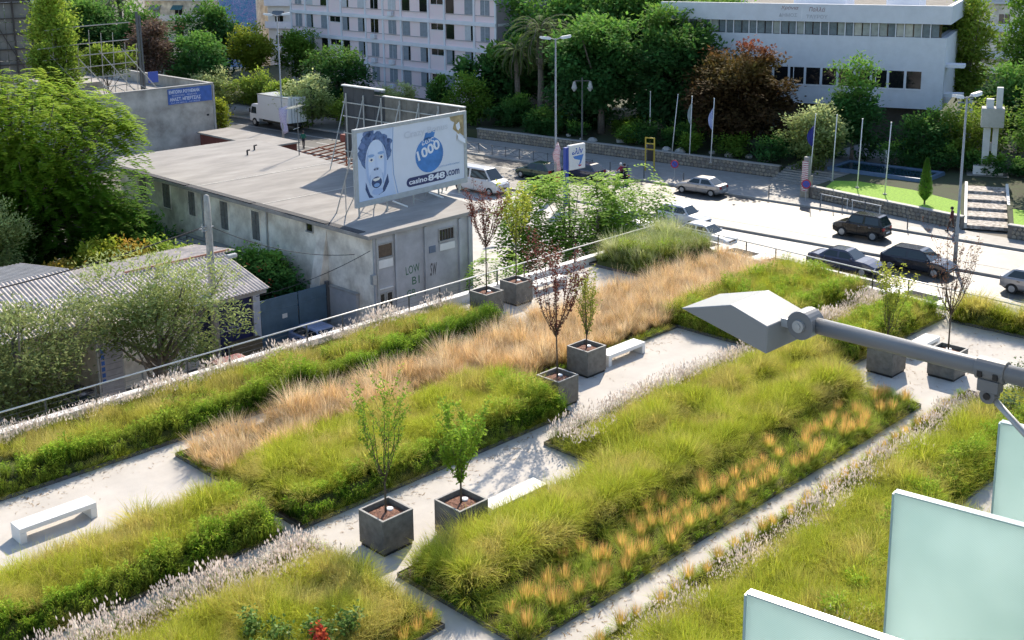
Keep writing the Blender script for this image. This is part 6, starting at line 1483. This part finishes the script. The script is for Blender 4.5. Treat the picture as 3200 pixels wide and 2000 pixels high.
# ================================================================== vehicles
def paint(name, c, rough=.14, metal=.0): return mat(name, c, rough, metal=metal, var=.02, scale=1, coat=.3)
M_tyre = mat('tyre', (.018, .018, .018), .85, var=.1); M_rimw = mat('wheel_rim', (.42, .43, .44), .35, metal=.5); M_cgl = glass('car_glass', (.02, .03, .032), .04); M_hl = mat('headlamp', (.6, .62, .62), .15, var=.02); M_tl = mat('tail_lamp', (.38, .02, .015), .25, var=.05)
def car(name, label, loc, rz, body, L=4.2, W=1.7, H=1.45, hood=.85, belt=.92, deck=.95, ws=(.62, .36), rs_=(-.52, -.82), wr=.3, front_over=.78, rear_over=.75, nose=.62, tail=.8, cat='car', group=None, plate=True):
    """x forward; ws = windscreen foot and top, rs_ = roof rear and rear window foot, as fractions of half length"""
    t = thing(name, label, cat, loc, rz, group); h = L / 2; hw = W / 2
    wf, wb = h - front_over, -h + rear_over
    xs = [-h, -h + .06, -h + .3, wb - wr - .05, wb, wb + wr + .05, rs_[1] * h + .15, 0, ws[0] * h, wf - wr - .05, wf, wf + wr + .05, h - .2, h - .04, h]
    xs = sorted(set(round(x, 3) for x in xs))
    def top(x):
        if x >= ws[0] * h: f = (x - ws[0] * h) / (h - ws[0] * h); return belt + (hood - belt) * min(1, f * 1.5) + (nose - hood) * max(0, f - .55) / .45 * 1.0
        if x <= rs_[1] * h: f = (rs_[1] * h - x) / (h + rs_[1] * h + 1e-6); return belt + (deck - belt) * min(1, f * 2) + (tail - deck) * max(0, f - .6) / .4
        return belt
    def wid(x): f = abs(x) / h; return hw * (1 - .10 * max(0, f - .6) / .4 - .10 * max(0, f - .93) / .07)
    def bot(x): f = abs(x) / h; return .22 + .14 * max(0, f - .85) / .15
    mb = MB(); n = 10
    for x in xs:
        w, zt, zb = wid(x), top(x), bot(x); zm = zb + (zt - zb) * .55
        mb.v += [(x, -w * .86, zb), (x, -w * .98, zb + .12), (x, -w, zm), (x, -w * .955, zt - .05), (x, -w * .86, zt), (x, w * .86, zt), (x, w * .955, zt - .05), (x, w, zm), (x, w * .98, zb + .12), (x, w * .86, zb)]
    for i in range(len(xs) - 1):
        for k in range(n): k2 = (k + 1) % n; mb.f.append((i * n + k, i * n + k2, (i + 1) * n + k2, (i + 1) * n + k)); mb.m.append(0)
    mb.f.append(tuple(reversed(range(n)))); mb.m.append(0); mb.f.append(tuple(range((len(xs) - 1) * n, len(xs) * n))); mb.m.append(0)
    bd_ = mb.build('body', body, t, smooth=False, bevel=.015)
    a, b_, c, d = ws[0] * h, ws[1] * h, rs_[0] * h, rs_[1] * h; y0, y1 = hw * .86, hw * .66; zb, zt = belt - .02, H
    v = [(a, -y0, zb), (a, y0, zb), (d, -y0, zb), (d, y0, zb), (b_, -y1, zt - .05), (b_, y1, zt - .05), (c, -y1, zt - .05), (c, y1, zt - .05), (b_ - .22, -y1 * .9, zt), (b_ - .22, y1 * .9, zt), (c + .18, -y1 * .9, zt), (c + .18, y1 * .9, zt)]
    MB().add(v, [(0, 1, 5, 4), (3, 2, 6, 7), (0, 4, 6, 2), (1, 3, 7, 5), (4, 5, 9, 8), (7, 6, 10, 11), (8, 9, 11, 10), (4, 8, 10, 6), (5, 7, 11, 9)]).build('cabin', body, t, bevel=.012)
    def pane(nm, q, off=.012, k=.88):
        q = [Vector(p) for p in q]; cc = sum(q, Vector()) / len(q); nn = (q[1] - q[0]).cross(q[2] - q[1]).normalized()
        if nn.dot(cc - Vector((cc.x * .2, 0, zb))) < 0: nn = -nn
        MB().add([cc + (p - cc) * k + nn * off for p in q], [tuple(range(len(q)))]).build(nm, M_cgl, t)
    pane('windscreen', [v[0], v[1], v[5], v[4]], k=.92); pane('rear_window', [v[3], v[2], v[6], v[7]], k=.86)
    for s_ in (0, 1):
        lo = lambda x: (x, (-y0, y0)[s_], zb + .04); hi = lambda x: (x, (-y1, y1)[s_], zt - .09); mid = (b_ + c) / 2 + .05
        pane('side_window', [lo(a - .12), hi(b_ - .02), hi(mid + .04), lo(mid + .04)], k=.93); pane('side_window', [lo(mid - .04), hi(mid - .04), hi(c + .05), lo(d + (.25 if d < c - .15 else .05))], k=.93)
    for x in (wf, wb):
        for s_ in (-1, 1):
            y = s_ * (wid(x) - .09)
            w_ = MB().tube([(x, y - .1 * s_, wr), (x, y + .105 * s_, wr)], wr, 18).build('wheel', M_tyre, t); MB().tube([(x, y + .10 * s_, wr), (x, y + .112 * s_, wr)], [wr * .66, wr * .6], 14).build('rim', M_rimw, w_)
            yy = s_ * (wid(x) + .004); nn = 14; arc = [(x + (wr + .07) * math.cos(math.pi * i / nn), yy, wr * .85 + (wr + .07) * math.sin(math.pi * i / nn)) for i in range(nn + 1)]
            MB().add(arc + [(p[0], yy * .97, p[2]) for p in arc], [tuple(range(nn + 1))]).build('wheel_arch', M_black, t)
    for s_ in (-1, 1):
        y = s_ * wid(h - .1) * .72
        MB().box(h - .16, h - .005, y - .17, y + .17, nose - .14, nose - .01).build('headlight', M_hl, t, bevel=.02); MB().box(-h - .004, -h + .12, y - .12, y + .16, tail - .24, tail - .04).build('tail_light', M_tl, t, bevel=.01)
        MB().box(a - .32, a - .16, s_ * hw * .93 - (.16 if s_ < 0 else 0), s_ * hw * .93 + (.16 if s_ > 0 else 0), belt + .0, belt + .13).build('mirror', body, t, bevel=.03)
        MB().box(-.02, .0, s_ * (hw + .001) - .003, s_ * (hw + .001) + .003, .35, belt - .08).build('door_gap', M_black, t)
        for x in (-.25, -1.0): MB().box(x, x + .16, s_ * hw * .985 - .015, s_ * hw * .985 + .015, belt - .16, belt - .12).build('door_handle', M_black if body is not _mc.get('black_paint') else M_rimw, t)
    MB().box(h - .1, h + .02, -wid(h) * .9, wid(h) * .9, .30, .46).build('bumper', body, t, bevel=.02); MB().box(-h - .03, -h + .1, -wid(h) * .9, wid(h) * .9, .32, .5).build('bumper', body, t, bevel=.02)
    MB().box(h - .02, h + .012, -.42, .42, .50, .6).build('grille', M_black, t)
    if plate: MB().box(-h - .036, -h - .031, -.26, .26, .52, .63).build('number_plate', M_wpaint, t)
    return t
Pk, Pd, Pdb, Ps, Pw, Pg, Ppk, Ppb = paint('black_paint', (.012, .012, .013)), paint('near_black_blue_paint', (.016, .018, .026)), paint('dark_blue_grey_paint', (.05, .055, .09)), paint('silver_paint', (.36, .36, .37), .3, .6), paint('white_car_paint', (.62, .64, .66), .3, 0), paint('dark_green_paint', (.012, .045, .028)), paint('faded_pink_paint', (.36, .14, .13), .45, 0), paint('pale_blue_paint', (.22, .28, .45), .35, .2)
def scar(name, label, s, t, back, body, **k): return car(name, label, S(s, t, k.pop('z', ZS + .008)), SA + (math.pi if back else 0) + k.pop('yaw', 0), body, **k)
scar('black_car', 'black compact off roader driving along the far lane', -34.3, 74.3, True, Pk, L=3.7, W=1.66, H=1.66, hood=1.0, belt=1.05, deck=1.05, ws=(.48, .28), rs_=(-.80, -.98), wr=.34, nose=.82, tail=1.0, rear_over=.68)
scar('dark_hatchback', 'near black hatchback in the near lane beside the median', -27.9, 68.6, False, Pd, L=4.3, W=1.78, H=1.5, ws=(.52, .22), rs_=(-.66, -.94), deck=1.0, tail=.95, wr=.31)
scar('dark_saloon', 'dark blue grey saloon in the lane along the roof garden edge', -31.4, 66.0, False, Pdb, L=4.5, W=1.72, H=1.4, ws=(.44, .16), rs_=(-.38, -.66), deck=.95, tail=.85)
scar('white_estate', 'white small estate car passing the feathery tree', -45.6, 69.4, False, Pw, L=3.9, W=1.65, H=1.46, ws=(.45, .18), rs_=(-.7, -.96), tail=.95)
scar('white_car', 'white car parked close under the end railing, mostly its roof showing', -41.4, 65.8, False, Pw, L=4.1, W=1.68, H=1.42, ws=(.42, .14), rs_=(-.6, -.9), tail=.95)
scar('white_car', 'white car half hidden behind the tall corner grass', -47.9, 65.6, False, Pw, L=4.0, W=1.66, H=1.42, ws=(.42, .14), rs_=(-.6, -.9), tail=.95)
scar('silver_saloon', 'silver saloon parked against the far kerb in front of the broad steps', -50.3, 79.0, True, Ps, L=4.15, W=1.68, H=1.4, ws=(.46, .18), rs_=(-.48, -.78), deck=.97, tail=.9, yaw=R(4))
scar('green_car', 'dark green hatchback with a glowing red tail lamp by the petrol sign', -64.6, 75.4, True, Pg, L=3.9, W=1.64, H=1.42, ws=(.42, .14), rs_=(-.66, -.94), tail=.95)
scar('dark_car', 'dark car partly hidden behind the petrol sign mast', -61.4, 77.7, True, Pdb, L=4.0, W=1.64, H=1.42, ws=(.42, .14), rs_=(-.66, -.94), tail=.95)
scar('silver_car', 'silver hatchback at the near end of the median', -20.6, 68.3, False, Ps, L=4.0, W=1.66, H=1.45, ws=(.45, .18), rs_=(-.66, -.94), tail=.95)
scar('white_van', 'white panel van beside the hoarding, nose towards the feathery tree', -64.6, 68.4, False, Pw, L=4.9, W=1.85, H=2.05, hood=1.15, belt=1.2, deck=1.2, ws=(.72, .42), rs_=(-.94, -.985), wr=.32, nose=.9, tail=1.15, cat='van')
car('dark_pickup', 'dark car parked inside the workshop doorway', G(20.2, 46.6, ZS + .008), GA - R(85), Pd, L=4.2, W=1.75, H=1.6, ws=(.42, .14), rs_=(-.6, -.9), tail=.95)
car('pink_car', 'faded pink car parked below the railing near the utility pole', G(27.6, 45.9, ZS + .008), GA, Ppk, L=4.1, W=1.65, H=1.42, ws=(.42, .14), rs_=(-.6, -.9), tail=.95)
car('pale_blue_car', 'pale blue car parked in front of the steel gate', G(32.8, 46.6, ZS + .008), GA - R(90), Ppb, L=4.1, W=1.65, H=1.42, ws=(.42, .14), rs_=(-.6, -.9), tail=.95)
# lorry
lo = thing('box_lorry', 'white box lorry parked at the kerb in front of the bushes', 'lorry', S(-104.6, 78.2, ZS + .008), SA + math.pi + R(-4))
MB().box(-4.0, 1.9, -1.15, 1.15, .95, 3.7).build('box_body', Pw, lo, bevel=.02)
for y0, y1 in ((-1.1, -.38), (-.36, .36), (.38, 1.1)): MB().box(-4.03, -4.001, y0, y1, 1.0, 3.62).build('rear_door', M_wpaint, lo)
for y in (-.75, -.37, .37, .75): MB().box(-4.06, -4.031, y - .02, y + .02, 1.0, 3.62).build('lock_bar', M_steeld, lo)
MB().box(-4.05, 1.95, -1.17, -1.151, 3.6, 3.72).box(-4.05, 1.95, 1.151, 1.17, 3.6, 3.72).build('trim', M_galv, lo)
MB().extr([(2.05, .55), (3.85, .55), (3.9, 1.25), (3.55, 2.2), (3.3, 2.45), (2.05, 2.5)], -1.02, 1.02).build('cab', Pw, lo, bevel=.03)
MB().add([(3.89, -.9, 1.32), (3.89, .9, 1.32), (3.585, .85, 2.15), (3.585, -.85, 2.15)], [(0, 1, 2, 3)]).build('windscreen', M_cgl, lo)
for s_ in (-1, 1):
    MB().add([(2.5, s_ * 1.028, 1.4), (3.6, s_ * 1.028, 1.4), (3.4, s_ * 1.028, 2.15), (2.5, s_ * 1.028, 2.15)], [(0, 1, 2, 3)]).build('side_window', M_cgl, lo)
    MB().box(3.5, 3.6, s_ * 1.2 - .08, s_ * 1.2 + .08, 1.5, 1.95).build('mirror', M_black, lo)
    for x in (-2.6, 2.9):
        w_ = MB().tube([(x, s_ * .78, .46), (x, s_ * 1.06, .46)], .46, 18).build('wheel', M_tyre, lo); MB().tube([(x, s_ * 1.061, .46), (x, s_ * 1.075, .46)], .25, 14).build('rim', M_rimw, w_)
MB().box(-3.9, 3.7, -.5, .5, .55, .9).build('chassis', M_black, lo)

# ================================================================== people
def person_mesh(name, joints, edges, rad, mats, pick):
    me = bpy.data.meshes.new(name); me.from_pydata(joints, edges, []); ob_ = bpy.data.objects.new(name, me); col.objects.link(ob_)
    sk = ob_.modifiers.new('skin', 'SKIN'); sb = ob_.modifiers.new('sub', 'SUBSURF'); sb.levels = 2; sb.render_levels = 2
    for i, sv in enumerate(me.skin_vertices[0].data): sv.radius = (rad[i], rad[i]); sv.use_root = (i == 0)
    dg = bpy.context.evaluated_depsgraph_get(); m2 = bpy.data.meshes.new_from_object(ob_.evaluated_get(dg)); bpy.data.objects.remove(ob_)
    m2.materials.clear()
    for m in mats: m2.materials.append(m)
    for p in m2.polygons: p.material_index = pick(p.center); p.use_smooth = True
    return m2
M_skin = mat('skin', (.42, .26, .19), .7, var=.05); M_hairp = mat('dark_hair', (.03, .022, .018), .8)
EDG = [(0, 1), (1, 2), (2, 3), (3, 4), (2, 5), (5, 6), (6, 7), (7, 15), (2, 8), (8, 9), (9, 10), (10, 16), (0, 11), (11, 12), (12, 17), (0, 13), (13, 14), (14, 18)]
RAD = [.135, .13, .135, .055, .098, .06, .045, .034, .06, .045, .034, .085, .06, .085, .06, .03, .03, .045, .045]
def person(label, loc, rz, joints, shirt, trousers, held=None, hair=True):
    """joints: pelvis, waist, chest, neck, head, L shoulder/elbow/wrist, R same, L hip/knee, R hip/knee, L/R fingertips, L/R foot"""
    t = thing('person', label, 'person', loc, rz); hz = joints[0][2]
    hd = Vector(joints[4])
    def pick(c):
        if (c - hd).length < .17: return 0
        if (c - Vector(joints[7])).length < .12 or (c - Vector(joints[10])).length < .12 or (c - Vector(joints[15])).length < .12 or (c - Vector(joints[16])).length < .12: return 0
        return 2 if min((c - Vector(joints[k])).length for k in (11, 12, 13, 14, 17, 18, 0)) < min((c - Vector(joints[k])).length for k in (1, 2, 5, 6, 8, 9)) else 1
    place('body', person_mesh('body', [tuple(j) for j in joints], EDG, RAD, [M_skin, shirt, trousers], pick), t)
    bm = bmesh.new(); bmesh.ops.create_uvsphere(bm, u_segments=12, v_segments=8, radius=.118)
    for v in list(bm.verts):
        v.co += hd + Vector((-.015, 0, .045))
    bmesh.ops.delete(bm, geom=[v for v in bm.verts if v.co.z < hd.z - .03 and v.co.x > hd.x - .02], context='VERTS')
    me = bpy.data.meshes.new('hair'); bm.to_mesh(me); bm.free(); me.materials.append(M_hairp if hair is True else hair); place('hair', me, t)
    for sgn, kx in ((1, 17), (-1, 18)):
        j = Vector(joints[kx]); MB().box(j.x - .08, j.x + .18, j.y - .045, j.y + .045, j.z - .06, j.z + .03).build('shoe', M_black, t, bevel=.02)
    f = Vector((hd.x + .1, hd.y, hd.z)); MB().box(f.x - .015, f.x + .025, f.y - .014, f.y + .014, f.z - .03, f.z + .02).build('nose', M_skin, t, bevel=.008)
    return t
walk = [(0, 0, .93), (0, 0, 1.12), (.01, 0, 1.36), (.02, 0, 1.5), (.05, 0, 1.63), (.0, .19, 1.40), (-.10, .24, 1.13), (.02, .25, .92), (0, -.19, 1.40), (.08, -.24, 1.13), (.22, -.22, .95), (.03, .09, .88), (.16, .09, .48), (-.02, -.09, .88), (-.08, -.1, .48), (.06, .25, .84), (.27, -.21, .88), (.22, .09, .07), (-.26, -.1, .09)]
person('walker in a dark red top on the pavement below the lawn wall', S(-29.9, 78.9, KZ), SA + math.pi, walk, mat('maroon_top', (.09, .02, .022), .9), mat('brown_trousers', (.07, .04, .03), .9))
person('man in a green shirt standing beyond the rusty rack', S(-91.2, 71.2, ZS + .15), SA + R(120), [(x * .5, y, z) for x, y, z in walk], mat('green_shirt', (.02, .15, .09), .9), mat('dark_trousers', (.03, .03, .04), .9))
# motorbike with rider and passenger
mbk = thing('motorbike', 'dark motorbike carrying two riders along the far lane', 'motorbike', S(-57.6, 78.1, ZS + .008), SA + math.pi - R(8))
for x in (-.65, .65):
    w_ = MB().tube([(x, -.055, .29), (x, .055, .29)], .29, 20).build('wheel', M_tyre, mbk); MB().tube([(x, -.06, .29), (x, .06, .29)], .15, 14).build('rim', M_rimw, w_)
MB().extr([(-.5, .4), (.3, .35), (.45, .75), (.2, .85), (-.2, .72), (-.8, .8), (-.85, .7)], -.13, .13).build('fairing', Pk, mbk, bevel=.03)
MB().box(-.75, .12, -.13, .13, .80, .87).build('seat', M_black, mbk, bevel=.02)
MB().tube([(.65, 0, .3), (.42, 0, 1.0)], .035, 8).tube([(.42, -.34, 1.02), (.42, .34, 1.02)], .02, 8).build('fork_and_handlebar', M_galv, mbk); MB().box(-.98, -.82, -.08, .08, .72, .82).build('tail_light', M_tl, mbk)
MB().box(.5, .6, -.08, .08, .78, .92).build('headlight', M_hl, mbk)
def sit(dx, arms): 
    j = [(0, 0, .92), (.02, 0, 1.1), (.08, 0, 1.33), (.12, 0, 1.46), (.16, 0, 1.6), (.08, .19, 1.37), (.22, .27, 1.14), (.42, .28, 1.05), (.08, -.19, 1.37), (.22, -.27, 1.14), (.42, -.28, 1.05), (.05, .12, .9), (.40, .22, .78), (.05, -.12, .9), (.40, -.22, .78), (.5, .28, 1.04), (.5, -.28, 1.04), (.20, .22, .34), (.20, -.22, .34)]
    return [(x + dx, y, z) for x, y, z in j]
for lab, dx, sh, hr in (('motorbike rider in a red shirt and pale cap', -.08, mat('red_shirt', (.35, .03, .07), .9), M_wpaint), ('motorbike passenger in dark clothes behind the red shirted rider', -.52, mat('dark_top', (.03, .03, .04), .9), True)):
    person(lab, S(-57.6, 78.1, ZS + .008), SA + math.pi - R(8), sit(dx, 0), sh, mat('dark_trousers', (.03, .03, .04), .9), hair=hr)
